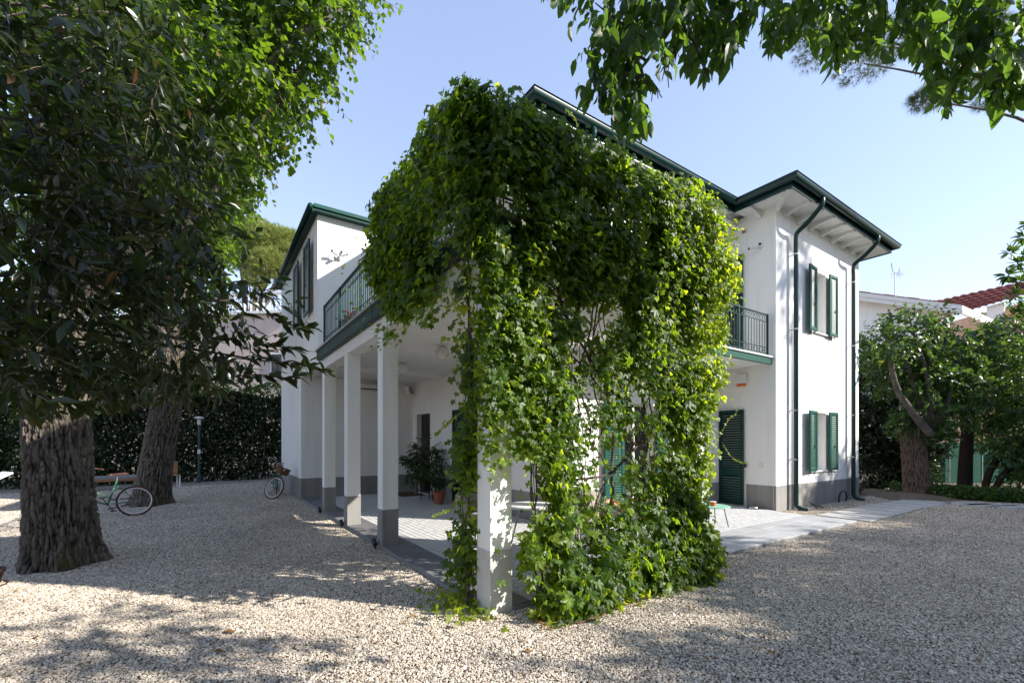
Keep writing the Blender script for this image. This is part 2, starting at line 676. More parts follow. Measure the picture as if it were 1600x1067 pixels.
def twigs(clumps, per_m2, nl=9, tl=.45, droop=.35, shell=.55, up=.9, wild=.55):
    """leafy twigs over ellipsoid clumps [(centre, radii)]: leaf points, directions, normals"""
    Ps, Ds, Ns, TW = [], [], [], []
    for c, rad in clumps:
        c = np.array(c, float)
        rad = np.array(rad, float) if np.ndim(rad) else np.full(3, float(rad))
        n = max(3, int(per_m2 * 4 * math.pi * (rad.prod() ** (2 / 3))))
        u = unit(RNG.normal(size=(n, 3)))
        rho = shell + (1 - shell) * RNG.random(n) ** .6
        b = c + u * rad * rho[:, None]
        d = unit(u * .75 + RNG.normal(size=(n, 3)) * .5 + np.array((0, 0, -droop)))
        t = (np.arange(nl) + RNG.random((n, nl))) / nl
        L = tl * (.6 + .8 * RNG.random(n))
        pos = b[:, None, :] + d[:, None, :] * (t * L[:, None])[:, :, None]
        pos[:, :, 2] -= (t ** 2) * L[:, None] * droop * .5
        side = unit(np.cross(d, RNG.normal(size=(n, 3))))
        sg = np.where(np.arange(nl) % 2 == 0, 1, -1)[None, :, None]
        ld_ = d[:, None, :] * .7 + side[:, None, :] * sg * .8 + RNG.normal(size=(n, nl, 3)) * .25 + np.array((0, 0, -droop))
        nn = np.array((0, 0, up)) + RNG.normal(size=(n, nl, 3)) * wild + u[:, None, :] * .35
        Ps.append(pos.reshape(-1, 3))
        Ds.append(ld_.reshape(-1, 3))
        Ns.append(nn.reshape(-1, 3))
        TW.append(np.stack([b, b + d * L[:, None] + np.array((0, 0, -1)) * (L * droop * .5)[:, None]], 1))
    return np.concatenate(Ps), np.concatenate(Ds), np.concatenate(Ns), np.concatenate(TW)


def twig_mesh(TW, r=.004):
    mb = MB()
    for a, b in TW:
        m = (a + b) / 2
        m[2] += .02
        mb.tube([a, m, b], [r, r * .8, r * .4], 3, cap=False)
    return mb


def limb(mb, a, b, r0, r1, n=10, wob=.12, sides=9, sag=0.0):
    a, b = np.array(a, float), np.array(b, float)
    L = np.linalg.norm(b - a)
    pts, rs = [], []
    ph = RNG.random(3) * 9
    for i in range(n + 1):
        t = i / n
        p = a + (b - a) * t
        p = p + np.array([math.sin(t * 5 + ph[0]), math.sin(t * 4 + ph[1]), math.sin(t * 6 + ph[2]) * .6]) * wob * L * .2 * math.sin(math.pi * t)
        p[2] += sag * L * math.sin(math.pi * t)
        pts.append(p)
        rs.append(r0 + (r1 - r0) * t)
    mb.tube(pts, rs, sides)
    return pts


def trunk(name, base, top, r0, r1, mat, parent, flare=.35, nu=120, nv=80, depth=.05, freq=1.0, buttress=.10):
    """tapered trunk whose bark plates and furrows are modelled"""
    base, top = Vector(base), Vector(top)
    vsz, fs, ridge = [], [], []
    H_ = (top - base).length
    for j in range(nv + 1):
        t = j / nv
        z = t * H_
        c = base.lerp(top, t)
        r = r0 + (r1 - r0) * t + flare * r0 * math.exp(-z / .28)
        for i in range(nu):
            a = 2 * math.pi * i / nu
            ca, sa = math.cos(a), math.sin(a)
            lob = 1 + buttress * (math.sin(a * 5 + 1.3) + .7 * math.sin(a * 3 + .4) + .5 * math.sin(a * 8)) * math.exp(-z / .35) + .04 * math.sin(a * 3 + z * .6)
            q = Vector((ca * 9.5 * freq, sa * 9.5 * freq, z * 2.9 * freq))
            wv = noise.noise(Vector((ca * 3, sa * 3, z * 2.2))) * .9
            n1 = noise.noise(q + Vector((wv, wv, 0)))
            n2 = noise.noise(q * 2.3 + Vector((5, 1, 2)))
            n3 = noise.noise(Vector((ca * 6 * freq + 3, sa * 6 * freq, z * 9 * freq)))
            rd = (min(1, abs(n1) * 2.8) * .65 + min(1, abs(n2) * 2.6) * .35) * (.45 + .55 * min(1, abs(n3) * 4.5))
            ridge.append(rd)
            rr = r * lob + (rd - .5) * depth
            vsz.append((c.x + ca * rr, c.y + sa * rr, c.z + (0 if j else -.05)))
    for j in range(nv):
        for i in range(nu):
            fs.append((j * nu + i, j * nu + (i + 1) % nu, (j + 1) * nu + (i + 1) % nu, (j + 1) * nu + i))
    mb = MB()
    mb.v, mb.f = vsz, fs
    o = obj(name, mb, mat, parent, smooth=True)
    at = o.data.attributes.new('ridge', 'FLOAT', 'POINT')
    at.data.foreach_set('value', np.array(ridge, dtype=np.float32))
    return o


def bez(pts, n=8):
    """smooth polyline through points (Catmull-Rom)"""
    P = [Vector(p) for p in pts]
    P = [P[0] * 2 - P[1]] + P + [P[-1] * 2 - P[-2]]
    out = []
    for i in range(1, len(P) - 2):
        for k in range(n):
            t = k / n
            a, b, c, d = P[i - 1], P[i], P[i + 1], P[i + 2]
            out.append(.5 * ((2 * b) + (c - a) * t + (2 * a - 5 * b + 4 * c - d) * t * t + (3 * b - a - 3 * c + d) * t ** 3))
    out.append(P[-2])
    return out


def wall_mb(axis, plane, thick, u0, u1, z0, z1, holes=()):
    """wall in the plane axis=plane, facing the negative axis, with openings (u0,u1,z0,z1)"""
    us = sorted({u0, u1, *[h[0] for h in holes], *[h[1] for h in holes]})
    zs = sorted({z0, z1, *[h[2] for h in holes], *[h[3] for h in holes]})
    mb = MB()

    def P(u, z, d):
        return (plane + d, u, z) if axis == 'x' else (u, plane + d, z)

    def solid(i, j):
        if i < 0 or j < 0 or i >= len(us) - 1 or j >= len(zs) - 1:
            return False
        cu, cz = (us[i] + us[i + 1]) / 2, (zs[j] + zs[j + 1]) / 2
        return not any(h[0] < cu < h[1] and h[2] < cz < h[3] for h in holes)
    for i in range(len(us) - 1):
        for j in range(len(zs) - 1):
            if not solid(i, j):
                continue
            a, b, c, d = us[i], us[i + 1], zs[j], zs[j + 1]
            mb.quad(P(a, c, 0), P(b, c, 0), P(b, d, 0), P(a, d, 0))
            mb.quad(P(a, c, thick), P(b, c, thick), P(b, d, thick), P(a, d, thick))
            if not solid(i - 1, j):
                mb.quad(P(a, c, 0), P(a, c, thick), P(a, d, thick), P(a, d, 0))
            if not solid(i + 1, j):
                mb.quad(P(b, c, 0), P(b, c, thick), P(b, d, thick), P(b, d, 0))
            if not solid(i, j - 1):
                mb.quad(P(a, c, 0), P(b, c, 0), P(b, c, thick), P(a, c, thick))
            if not solid(i, j + 1):
                mb.quad(P(a, d, 0), P(b, d, 0), P(b, d, thick), P(a, d, thick))
    return mb


# ================================================================== SETTING
mb = MB()
mb.quad((-500, -500, 0), (500, -500, 0), (500, 500, 0), (-500, 500, 0))
g = obj('ground', mb, M_GRAVEL, loc=(0, 0, 0))
g['kind'] = 'structure'

# paving: bed, dark and pale border slabs, small square pavers
PX1, PY1 = 8.44, 10.05
mb = MB().box(0.0, PX1, 0.0, 1.6, -.1, .045).box(0.0, 8.6, 1.6, 2.95, -.1, .045).box(0, 3.25, 2.95, PY1, -.1, .045)
pav = obj('terrace_paving', mb, M_JOINT, loc=(4, 4, 0))
pav['kind'] = 'structure'
BW = .46
y = 0.0
k = 0
src = None
while y < PY1 - .05:
    L = 1.2 if y + 1.2 < PY1 else PY1 - y
    obj('border_slab', MB().box(.0, BW - .006, y + .003, y + L - .003, .045, .064, .004), M_BORDER, pav)
    y += L
x = BW
for row in range(3):
    x = BW - .3 * row * 0
    xx = BW if row == 0 else 3.6
    first = True
    while xx < PX1 - .03:
        L = min(1.2, PX1 - xx)
        y0 = row * .3
        if not (xx < 3.6 and row > 0):
            obj('border_slab', MB().box(xx + .003, xx + L - .003, y0 + .003, y0 + .297, .045, .063 + .001 * (k % 3), .003), M_BORDERL, pav)
        k += 1
        xx += L
x0 = PX1 - .34
for yy in (.9,):
    pass
# pavers
pitch = .104
tiles = []
nx, ny = int((8.55 - BW) / pitch), int((PY1 - .3) / pitch)
for i in range(nx):
    for j in range(ny):
        cx, cyy = BW + (i + .5) * pitch, .30 + (j + .5) * pitch
        if cyy > 2.86 and cx > 3.16:
            continue
        if cyy < .9 and cx > 3.56:
            continue
        if cx > PX1 - .06 and cyy < 1.6:
            continue
        if cyy > 1.52 and cx > 8.5:
            continue
        tiles.append((cx, cyy))
tiles = np.array(tiles)
vis = [(i, math.hypot(t[0] - CAM[0], t[1] - CAM[1])) for i, t in enumerate(tiles) if .9 < t[1] < 3.6 and t[0] < 1.9 and t[1] > .9 + (t[0] - .5) * .8]
vis.sort(key=lambda q: q[1])
pick = {i for i, d in vis[:290]}
srct = None
rest = MB()
for i, (cx, cyy) in enumerate(tiles):
    hgt = .062 + random.uniform(-.0015, .0015)
    hw = pitch / 2 - .006
    if i in pick:
        if srct is None:
            srct = obj('paving_tile', MB().box(cx - hw, cx + hw, cyy - hw, cyy + hw, .045, .062, .004), M_PAVE, pav)
            srct_c = (cx, cyy)
        else:
            place('paving_tile', srct, pav, (cx - srct_c[0], cyy - srct_c[1], random.uniform(-.0015, .0015)))
    else:
        rest.box(cx - hw, cx + hw, cyy - hw, cyy + hw, .045, hgt, .004)
obj('paving_tiles_beyond', rest, M_PAVE, pav, kind='stuff')

# soil under the shrubs at the right
mb = MB()
ring = [(13.0, 3.2), (13.6, 2.2), (14.2, 1.5), (15.0, .7), (15.8, .05), (16.6, -.3), (19, -1.2), (26, -2.5), (26, 6), (13.0, 7)]
mb.add([(x, y, .006) for x, y in ring], [tuple(range(len(ring)))])
soil = obj('soil_bed', mb, M_SOIL)
soil['kind'] = 'structure'
mb = MB()
n = 22
vs_ = [(15.2, .75, .16)]
for i in range(n):
    a = 2 * math.pi * i / n
    vs_.append((15.2 + 1.0 * math.cos(a), .75 + .7 * math.sin(a), .085 + .02 * math.sin(3 * a)))
for i in range(n):
    a = 2 * math.pi * i / n
    vs_.append((15.2 + 1.7 * math.cos(a), .8 + 1.1 * math.sin(a), .007))
fs = [(0, 1 + i, 1 + (i + 1) % n) for i in range(n)] + [(1 + i, 1 + n + i, 1 + n + (i + 1) % n, 1 + (i + 1) % n) for i in range(n)]
mb.add(vs_, fs)
o = obj('soil_mound', mb, M_SOIL, smooth=True)
o['kind'] = 'structure'

# stepping stones leading to the right
labs = ['pale stepping slab next to the corner of the tiled terrace', 'second pale stepping slab from the tiled terrace corner', 'third stepping slab from the terrace corner, near the first downpipe',
        'fourth stepping slab of the path along the white wall', 'fifth stepping slab of the path along the white wall', 'sixth stepping slab, in front of the second downpipe',
        'seventh stepping slab of the path, short of the thick tree', 'last stepping slab before the thick furrowed tree trunk']
for i in range(8):
    x0 = 8.82 + i * .66
    dy = -.05 * max(0, i - 4)
    o = obj('stepping_slab', MB().box(x0, x0 + .56, -.1 + dy, .86 + dy, .0, .03, .008), M_STEP)
    tag(o, labs[i], 'stepping slab', 'stepping slabs from the terrace to the trees')
for i, (px, py) in enumerate([(1510, 788), (1548, 790), (1590, 793)]):
    d = 1126.4 / (py - 691)
    p = W(px, py, d)
    mt = Matrix.Translation((p[0], p[1], .016)) @ Matrix.Rotation(R(-28), 4, 'Z')
    o = obj('stepping_slab', MB().obox(mt, .5, .24, .014), M_STEP)
    tag(o, ['stepping slab beside the leafy ground cover, nearest the thick tree', 'stepping slab in the middle of the row along the ground cover', 'stepping slab at the right edge beside the ground cover'][i], 'stepping slab', 'stepping slabs from the terrace to the trees')


# gravel: loose stones near the camera
def gravel():
    n = 1250000
    gd = np.linspace(2.5, 21, 800)
    wgt = gd * np.minimum(1, (5.5 / gd) ** 1.7) * (1 - np.clip((gd - 13) / 8, 0, 1))
    cdf = np.cumsum(wgt)
    d = np.interp(RNG.random(n), cdf / cdf[-1], gd)
    a = (RNG.random(n) * 2 - 1) * 1.22 * d
    X = CAM[0] + a * cy + d * sy
    Y = CAM[1] - a * sy + d * cy
    keep = ~((X > -.015) & (Y > -.015) & (X < 8.46) & (Y < 14)) & ~((X > 8.4) & (Y > 1.58)) & (Y < 17)
    keep &= ~((X > 13.2) & (Y > 2.0)) & ~((X > 14.5) & (Y > .9 - (X - 14.5) * .62)) & ~((X > 8.8) & (X < 14.1) & (Y > -.1) & (Y < .88) & (RNG.random(n) < .93))
    keep &= ~((X - .12) ** 2 + (Y - .12) ** 2 < .02)
    X, Y, d = X[keep], Y[keep], d[keep]
    me = bpy.data.meshes.new('gravel')
    k = len(X)
    me.vertices.add(k)
    und = np.zeros(k)
    gx, gy = np.meshgrid(np.arange(-16, 20, .25), np.arange(-6, 18, .25), indexing='ij')
    gz = np.array([noise.noise(Vector((float(a) * .9, float(b) * .9, 2.0))) + .6 * noise.noise(Vector((float(a) * 2.6, float(b) * 2.6, 7.0))) for a, b in zip(gx.ravel(), gy.ravel())]).reshape(gx.shape)
    ix = np.clip(((X + 16) / .25).astype(int), 0, gx.shape[0] - 2)
    iy = np.clip(((Y + 6) / .25).astype(int), 0, gx.shape[1] - 2)
    fx, fy = np.clip((X + 16) / .25 - ix, 0, 1), np.clip((Y + 6) / .25 - iy, 0, 1)
    und = (gz[ix, iy] * (1 - fx) + gz[ix + 1, iy] * fx) * (1 - fy) + (gz[ix, iy + 1] * (1 - fx) + gz[ix + 1, iy + 1] * fx) * fy
    co = np.stack([X, Y, .004 + .008 * RNG.random(k) + .016 * np.clip(und, 0, 1)], 1)
    a3 = me.attributes.new('tone', 'FLOAT', 'POINT')
    a3.data.foreach_set('value', np.clip(.97 + .16 * und + .05 * RNG.normal(size=k), .6, 1.15).astype(np.float32))
    me.vertices.foreach_set('co', co.astype(np.float32).ravel())
    a1 = me.attributes.new('rot', 'FLOAT_VECTOR', 'POINT')
    a1.data.foreach_set('vector', np.stack([RNG.normal(size=k) * .45, RNG.normal(size=k) * .45, RNG.random(k) * 6.28], 1).astype(np.float32).ravel())
    a2 = me.attributes.new('scl', 'FLOAT', 'POINT')
    a2.data.foreach_set('value', ((.0060) * np.exp(RNG.normal(size=k) * .3) * (1 + .03 * np.clip(d - 5, 0, 9))).astype(np.float32))
    o = bpy.data.objects.new('gravel', me)
    COL.objects.link(o)
    pc = bpy.data.collections.new('pebbles')
    import bmesh
    for q in range(7):
        bm = bmesh.new()
        bmesh.ops.create_icosphere(bm, subdivisions=1, radius=1)
        rr = np.random.default_rng(q)
        s = (1.25 + .3 * rr.random(), .85 + .25 * rr.random(), .5 + .2 * rr.random())
        for v in bm.verts:
            f = 1 + rr.normal() * .13
            v.co = Vector((v.co.x * s[0], v.co.y * s[1], v.co.z * s[2])) * f
        pm = bpy.data.meshes.new('pebble')
        bm.to_mesh(pm)
        bm.free()
        pm.materials.append(M_PEBBLE)
        po = bpy.data.objects.new('pebble', pm)
        pc.objects.link(po)
    ng = bpy.data.node_groups.new('gravel_scatter', 'GeometryNodeTree')
    ng.interface.new_socket('Geometry', in_out='INPUT', socket_type='NodeSocketGeometry')
    ng.interface.new_socket('Geometry', in_out='OUTPUT', socket_type='NodeSocketGeometry')
    gi, go = ng.nodes.new('NodeGroupInput'), ng.nodes.new('NodeGroupOutput')
    ins = ng.nodes.new('GeometryNodeInstanceOnPoints')
    ci = ng.nodes.new('GeometryNodeCollectionInfo')
    ci.inputs['Collection'].default_value = pc
    ci.inputs['Separate Children'].default_value = True
    ci.inputs['Reset Children'].default_value = True
    ar = ng.nodes.new('GeometryNodeInputNamedAttribute')
    ar.data_type = 'FLOAT_VECTOR'
    ar.inputs['Name'].default_value = 'rot'
    asl = ng.nodes.new('GeometryNodeInputNamedAttribute')
    asl.data_type = 'FLOAT'
    asl.inputs['Name'].default_value = 'scl'
    lk = ng.links.new
    lk(gi.outputs[0], ins.inputs['Points'])
    lk(ci.outputs[0], ins.inputs['Instance'])
    ins.inputs['Pick Instance'].default_value = True
    lk(ar.outputs['Attribute'], ins.inputs['Rotation'])
    lk(asl.outputs['Attribute'], ins.inputs['Scale'])
    lk(ins.outputs[0], go.inputs[0])
    md = o.modifiers.new('scatter', 'NODES')
    md.node_group = ng
    o['kind'] = 'stuff'
    o['label'] = 'pale beige gravel covering the yard'


gravel()

# ================================================================== HOUSE
house = thing('villa', 'white two-storey villa with green shutters and gutters, porch pillars and vine-hung terrace', 'house', (4, 5, 0))
ZS = 7.0           # soffit
YM, XM = 2.95, 3.25  # main walls


def plain(name, mb, mat=M_WALL, **k):
    return obj(name, mb, mat, house, **k)


DOORH = [(8.72, 9.74, .05, 2.46), (5.55, 6.45, .05, 2.46)]
plain('wall', wall_mb('x', XM, .3, YM, 10.05, 0, ZS, DOORH))
plain('wall', wall_mb('y', YM, .3, XM + .3, 8.6, 0, ZS, [(5.0, 6.0, .05, 2.45), (5.0, 6.0, 3.7, 5.9)]))
plain('wall', wall_mb('x', 0.0, .3, 7.8, 14.0, 0, 6.96, [(7.8, 10.05, 0, 3.385), (9.12, 9.85, 4.75, 6.52)]))
plain('wall', wall_mb('y', 7.8, .25, .3, XM, 3.385, 6.96))
plain('wall', wall_mb('y', 10.05, .25, .3, XM, 0, 3.46))
WH = [(10.50, 11.20, 4.38, 5.93), (10.50, 11.20, .885, 2.36)]
plain('wall', wall_mb('y', 1.6, .3, 8.6, 13.35, 0, ZS, WH))
plain('wall', wall_mb('x', 8.6, .3, 1.9, 9.0, 0, ZS))
plain('wall', MB().box(13.05, 13.35, 1.9, 9, 0, ZS).box(3.0, 13.05, 13.7, 14.0, 0, 6.9).box(13.05, 13.35, 9, 14, 0, ZS).box(.3, 3, 13.7, 14, 0, 6.9))
plain('attic_floor', MB().box(XM + .3, 13.05, 3.3, 13.7, 6.9, ZS - .02).box(.3, XM, 8.05, 13.7, 6.8, 6.9))
# grey plinth, 4 mm proud
pl = MB()
for a, b in ((9.74, 10.04), (6.45, 8.72), (YM - .004, 5.55)):
    pl.box(XM - .004, XM + .05, a, b, .0, .6)
plain('plinth', pl, M_PLINTH)
plain('plinth', MB().box(XM + .06, 5.0, YM - .004, YM + .05, 0, .6).box(6.0, 8.59, YM - .004, YM + .05, 0, .6), M_PLINTH)
plain('plinth', MB().box(-.006, .05, 10.056, 13.99, 0, .6).box(-.006, XM - .01, 10.044, 10.055, 0, .6), M_PLINTH)
plain('plinth', MB().box(8.594, 13.356, 1.594, 1.65, 0, .6).box(8.594, 8.65, 1.66, 2.28, 0, .6), M_PLINTH)

# pillars
pw = .24
for (x, y) in ((0, 0), (0, 3.06), (0, 5.08), (0, 7.05), (3.1, 0)):
    p = obj('pillar', MB().box(x, x + pw, y, y + pw, 0, 3.25), M_WALL, house, bevel=.008)
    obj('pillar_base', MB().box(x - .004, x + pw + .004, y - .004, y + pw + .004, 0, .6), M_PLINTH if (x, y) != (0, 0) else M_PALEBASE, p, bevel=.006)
# porch beams and terrace slab
plain('edge_beam', MB().box(.002, .25, .252, 7.78, 3.25, 3.462).box(.002, 3.4, .002, .25, 3.25, 3.462), bevel=.006)
plain('cross_beam', MB().box(.252, XM, 7.76, 8.06, 3.36, 3.462))
plain('porch_ceiling', MB().box(.0, 3.48, 0.0, YM, 3.462, 3.66).box(.0, XM, YM, 7.79, 3.462, 3.66).box(.05, XM, 8.07, 10.05, 3.462, 3.6))
plain('fascia', MB().box(-.1, -.002, -.1, 7.4, 3.455, 3.652).box(-.002, 3.58, -.1, -.002, 3.455, 3.652).box(3.482, 3.58, -.002, 1.66, 3.455, 3.652), M_GREEN, bevel=.004)
plain('terrace_edge', MB().box(-.13, .1, -.13, 7.42, 3.654, 3.69).box(.1, 3.61, -.13, .1, 3.654, 3.69).box(.1, 3.5, .1, YM, 3.662, 3.685).box(.1, XM, YM, 7.8, 3.662, 3.685), M_BORDERL, bevel=.004)
plain('balcony_slab', MB().box(3.6, 8.57, 1.74, YM, 3.40, 3.53))
plain('fascia', MB().box(3.59, 8.57, 1.68, 1.738, 3.385, 3.535), M_GREENL, bevel=.004)  # lighter green puts the sun on this board into its colour
plain('balcony_edge', MB().box(3.59, 8.59, 1.65, 1.8, 3.538, 3.57), M_WHITE)


# railing: rails and posts, with each baluster a piece of its own
def railing(p0, p1, zb, zt, nbay):
    p0, p1 = Vector(p0), Vector(p1)
    d = (p1 - p0)
    L = d.length
    d.normalize()
    mb = MB()

    def bar(a, b, z, h, wd):
        c = (a + b) / 2
        ln = (b - a).length
        M = Matrix.Translation((c.x, c.y, z)) @ Matrix.Rotation(math.atan2(d.y, d.x), 4, 'Z')
        mb.obox(M, ln / 2, wd, h)
    bar(p0, p1, zt, .012, .022)
    bar(p0, p1, zt - .16, .007, .008)
    bar(p0, p1, zb + .07, .008, .01)
    bar(p0, p1, zb + .2, .007, .008)
    nb = int(L / .115)
    # small scrolls under the top rail
    for i in range(nb):
        c = p0 + d * ((i + .5) * L / nb)
        M = Matrix.Translation((c.x, c.y, zt - .085)) @ Matrix.Rotation(math.atan2(d.y, d.x), 4, 'Z')
        mb.torus(M, .048, .005, 14, 5)
        M2 = Matrix.Translation((c.x, c.y, zb + .135)) @ Matrix.Rotation(math.atan2(d.y, d.x), 4, 'Z')
        if i % 2 == 0:
            mb.torus(M2, .03, .004, 10, 4)
    rail = obj('railing', mb, M_GREEN, house)
    src = None
    for i in range(nb + 1):
        c = p0 + d * (i * L / nb)
        if src is None:
            src = obj('baluster', MB().tube([(c.x, c.y, zb + .06), (c.x, c.y, zt - .16)], .0075, 6), M_GREEN, rail)
            c0 = c
        else:
            place('baluster', src, rail, (c.x - c0.x, c.y - c0.y, 0))
    for i in range(nbay + 1):
        c = p0 + d * (i * L / nbay)
        obj('post', MB().box(c.x - .018, c.x + .018, c.y - .018, c.y + .018, zb, zt + .03), M_GREEN, rail)


railing((.0, 0.0, 0), (.0, 7.06, 0), 3.69, 4.6, 5)
railing((.03, -.0, 0), (3.5, -.0, 0), 3.69, 4.6, 3)
railing((3.5, 0.03, 0), (3.5, 1.66, 0), 3.69, 4.6, 1)
railing((3.65, 1.75, 0), (8.52, 1.75, 0), 3.57, 4.52, 4)


# roofs: eaves at 7.0, gutters, fascia boards, white soffit with rafters, tiles above
def tile_roof(corners_eave, zt, parent, name, mat, pitch_=.21, courses=14, deep=1.0, thick=1.0):
    """four-sided roof patches: each (eave a, eave b, top b, top a); rows of rounded tiles with stepped courses"""
    mb = MB()
    for a, b, c, d_ in corners_eave:
        a, b, c, d_ = map(Vector, (a, b, c, d_))
        nu = max(4, int((b - a).length / pitch_)) * 4
        vsz = []
        nrm = (b - a).cross(d_ - a).normalized()
        if nrm.z < 0:
            nrm = -nrm
        for j in range(courses):
            for e in (0, 1):
                t = (j + e) / courses
                lift = .03 * (1 - e) * deep
                for i in range(nu + 1):
                    u = i / nu
                    p = a.lerp(b, u).lerp(d_.lerp(c, u), t)
                    vsz.append(p + nrm * (lift + .025 + .035 * deep * abs(math.sin(math.pi * i / 4))))
        fsz = []
        for j in range(2 * courses - 1):
            for i in range(nu):
                q = j * (nu + 1) + i
                fsz.append((q, q + 1, q + nu + 2, q + nu + 1))
        mb.add(vsz, fsz)
    return obj(name, mb, mat, parent)


rm = house
E = .72
ex0, ey0 = 2.22, 2.23
rx0, ry0 = 8.02, .98
rx1 = 13.98
zE = 7.14
# wall plate and soffit boards (white)
sof = MB()
sof.box(ex0 + .06, rx0 + .06, ey0 + .06, YM, ZS, ZS + .03)
sof.box(ex0 + .06, XM, YM, 13.9, ZS, ZS + .03)
sof.box(rx0 + .06, rx1 - .06, ry0 + .06, 1.6, ZS, ZS + .03)
sof.box(rx0 + .06, 8.6, 1.6, ey0 + .06, ZS, ZS + .03)
sof.box(8.6, rx1 - .06, 1.6, 9.0, ZS + .001, ZS + .03)
plain('soffit', sof, M_WHITE)
fas = MB()
fas.box(ex0 + .03, rx0 + .03, ey0 + .03, ey0 + .06, ZS - .03, ZS + .14)
fas.box(ex0 + .03, ex0 + .06, ey0 + .06, 13.9, ZS - .03, ZS + .14)
fas.box(rx0 + .03, rx1 - .03, ry0 + .03, ry0 + .06, ZS - .03, ZS + .14)
fas.box(rx0 + .03, rx0 + .06, ry0 + .06, ey0 + .06, ZS - .03, ZS + .14)
fas.box(rx1 - .06, rx1 - .03, ry0 + .06, 9.0, ZS - .03, ZS + .14)
plain('fascia', fas, M_GUTTER)


def gutter(path, name='gutter'):
    """half-round gutter swept along a plan path (outer side is to the right of travel)"""
    prof = []
    for i in range(9):
        a = math.pi * i / 8
        prof.append((.085 + .085 * math.cos(a), -.105 * math.sin(a)))
    prof = [(q[0], q[1]) for q in prof]
    lip = [(.178, .012), (.172, .02)]
    prof = [(.182, .0)] + [(.17, .02)] + prof
    P = [Vector(p) for p in path]
    vsz = []
    for i, p in enumerate(P):
        a = P[max(0, i - 1)]
        b = P[min(len(P) - 1, i + 1)]
        d1 = (p - a).normalized() if i else (b - p).normalized()
        d2 = (b - p).normalized() if i < len(P) - 1 else d1
        n1, n2 = Vector((d1.y, -d1.x, 0)), Vector((d2.y, -d2.x, 0))
        m = (n1 + n2)
        m = m / max(.2, m.dot(n1))
        for q in prof:
            vsz.append((p.x + m.x * q[0], p.y + m.y * q[0], p.z + q[1]))
    k = len(prof)
    fsz = []
    for i in range(len(P) - 1):
        for j in range(k - 1):
            fsz.append((i * k + j, i * k + j + 1, (i + 1) * k + j + 1, (i + 1) * k + j))
    fsz.append(tuple(range(k)))
    fsz.append(tuple((len(P) - 1) * k + j for j in range(k)))
    o = obj(name, MB().add(vsz, fsz), M_GUTTER, house, smooth=False)
    auto_smooth(o, 50)
    sd = o.modifiers.new('solid', 'SOLIDIFY')
    sd.thickness = .006
    return o


zg = ZS + .17
gutter([(ex0 + .03, 13.9, zg), (ex0 + .03, ey0 + .03, zg), (rx0 + .03, ey0 + .03, zg), (rx0 + .03, ry0 + .03, zg), (rx1 - .03, ry0 + .03, zg), (rx1 - .03, 9.0, zg)])
# white flashing line above the gutter and tiles
zt = ZS + .17
rz_ = 1.55
tile_roof([((ex0, ey0, zt), (rx0 + 3.2, ey0, zt), (rx0 + 3.2, 7.0, zt + rz_), (5.8, 7.0, zt + rz_)),
           ((ex0, 13.9, zt), (ex0, ey0, zt), (5.8, 7.0, zt + rz_), (5.8, 10.5, zt + rz_)),
           ((rx0, ry0, zt), (rx1, ry0, zt), (11.6, 4.6, zt + 1.25), (10.4, 4.6, zt + 1.25)),
           ((rx0, 9, zt), (rx0, ry0, zt), (10.4, 4.6, zt + 1.25), (10.4, 9, zt + 1.25)),
           ((rx1, ry0, zt), (rx1, 9, zt), (11.6, 9, zt + 1.25), (11.6, 4.6, zt + 1.25)),
           ((13.9, 13.9, zt), (ex0, 13.9, zt), (5.8, 10.5, zt + rz_), (11, 10.5, zt + rz_))], 0, house, 'roof', M_TERRA)
plain('roof_underlay', MB().box(ex0 + .07, rx0, ey0 + .07, 13.85, ZS + .145, ZS + .165).box(rx0 + .08, rx1 - .07, ry0 + .07, 9, ZS + .146, ZS + .166), M_WHITE)


# rafters with shaped ends under the soffit
def rafter(p, d, L):
    M = Matrix(((d[0], -d[1], 0, p[0]), (d[1], d[0], 0, p[1]), (0, 0, 1, 0), (0, 0, 0, 1)))
    pr = [(0, -.001), (0, -.15), (L * .12, -.16), (L * .25, -.12), (L * .32, -.12), (L * .45, -.09), (L, -.05), (L, -.001)]
    hw = .045
    vsz = [M @ Vector((a, s * hw, ZS + z)) for s in (-1, 1) for a, z in pr]
    k = len(pr)
    fsz = [tuple(range(k)), tuple(range(2 * k - 1, k - 1, -1))] + [(i, (i + 1) % k, k + (i + 1) % k, k + i) for i in range(k)]
    return obj('rafter', MB().add(vsz, fsz), M_WHITE, house)


for x in np.arange(9.0, 13.3, .62):
    rafter((x, 1.6), (0, -1), .54)
for y in (2.0, 2.6):
    rafter((8.6, y - .05), (-1, 0), .5)
for x in np.arange(3.6, 8.2, .72):
    rafter((x, YM), (0, -1), .62)
rafter((8.58, 1.58), (-.7071, -.7071), .7)
for y in np.arange(3.2, 7.6, .8):
    rafter((XM, y), (-1, 0), .9)

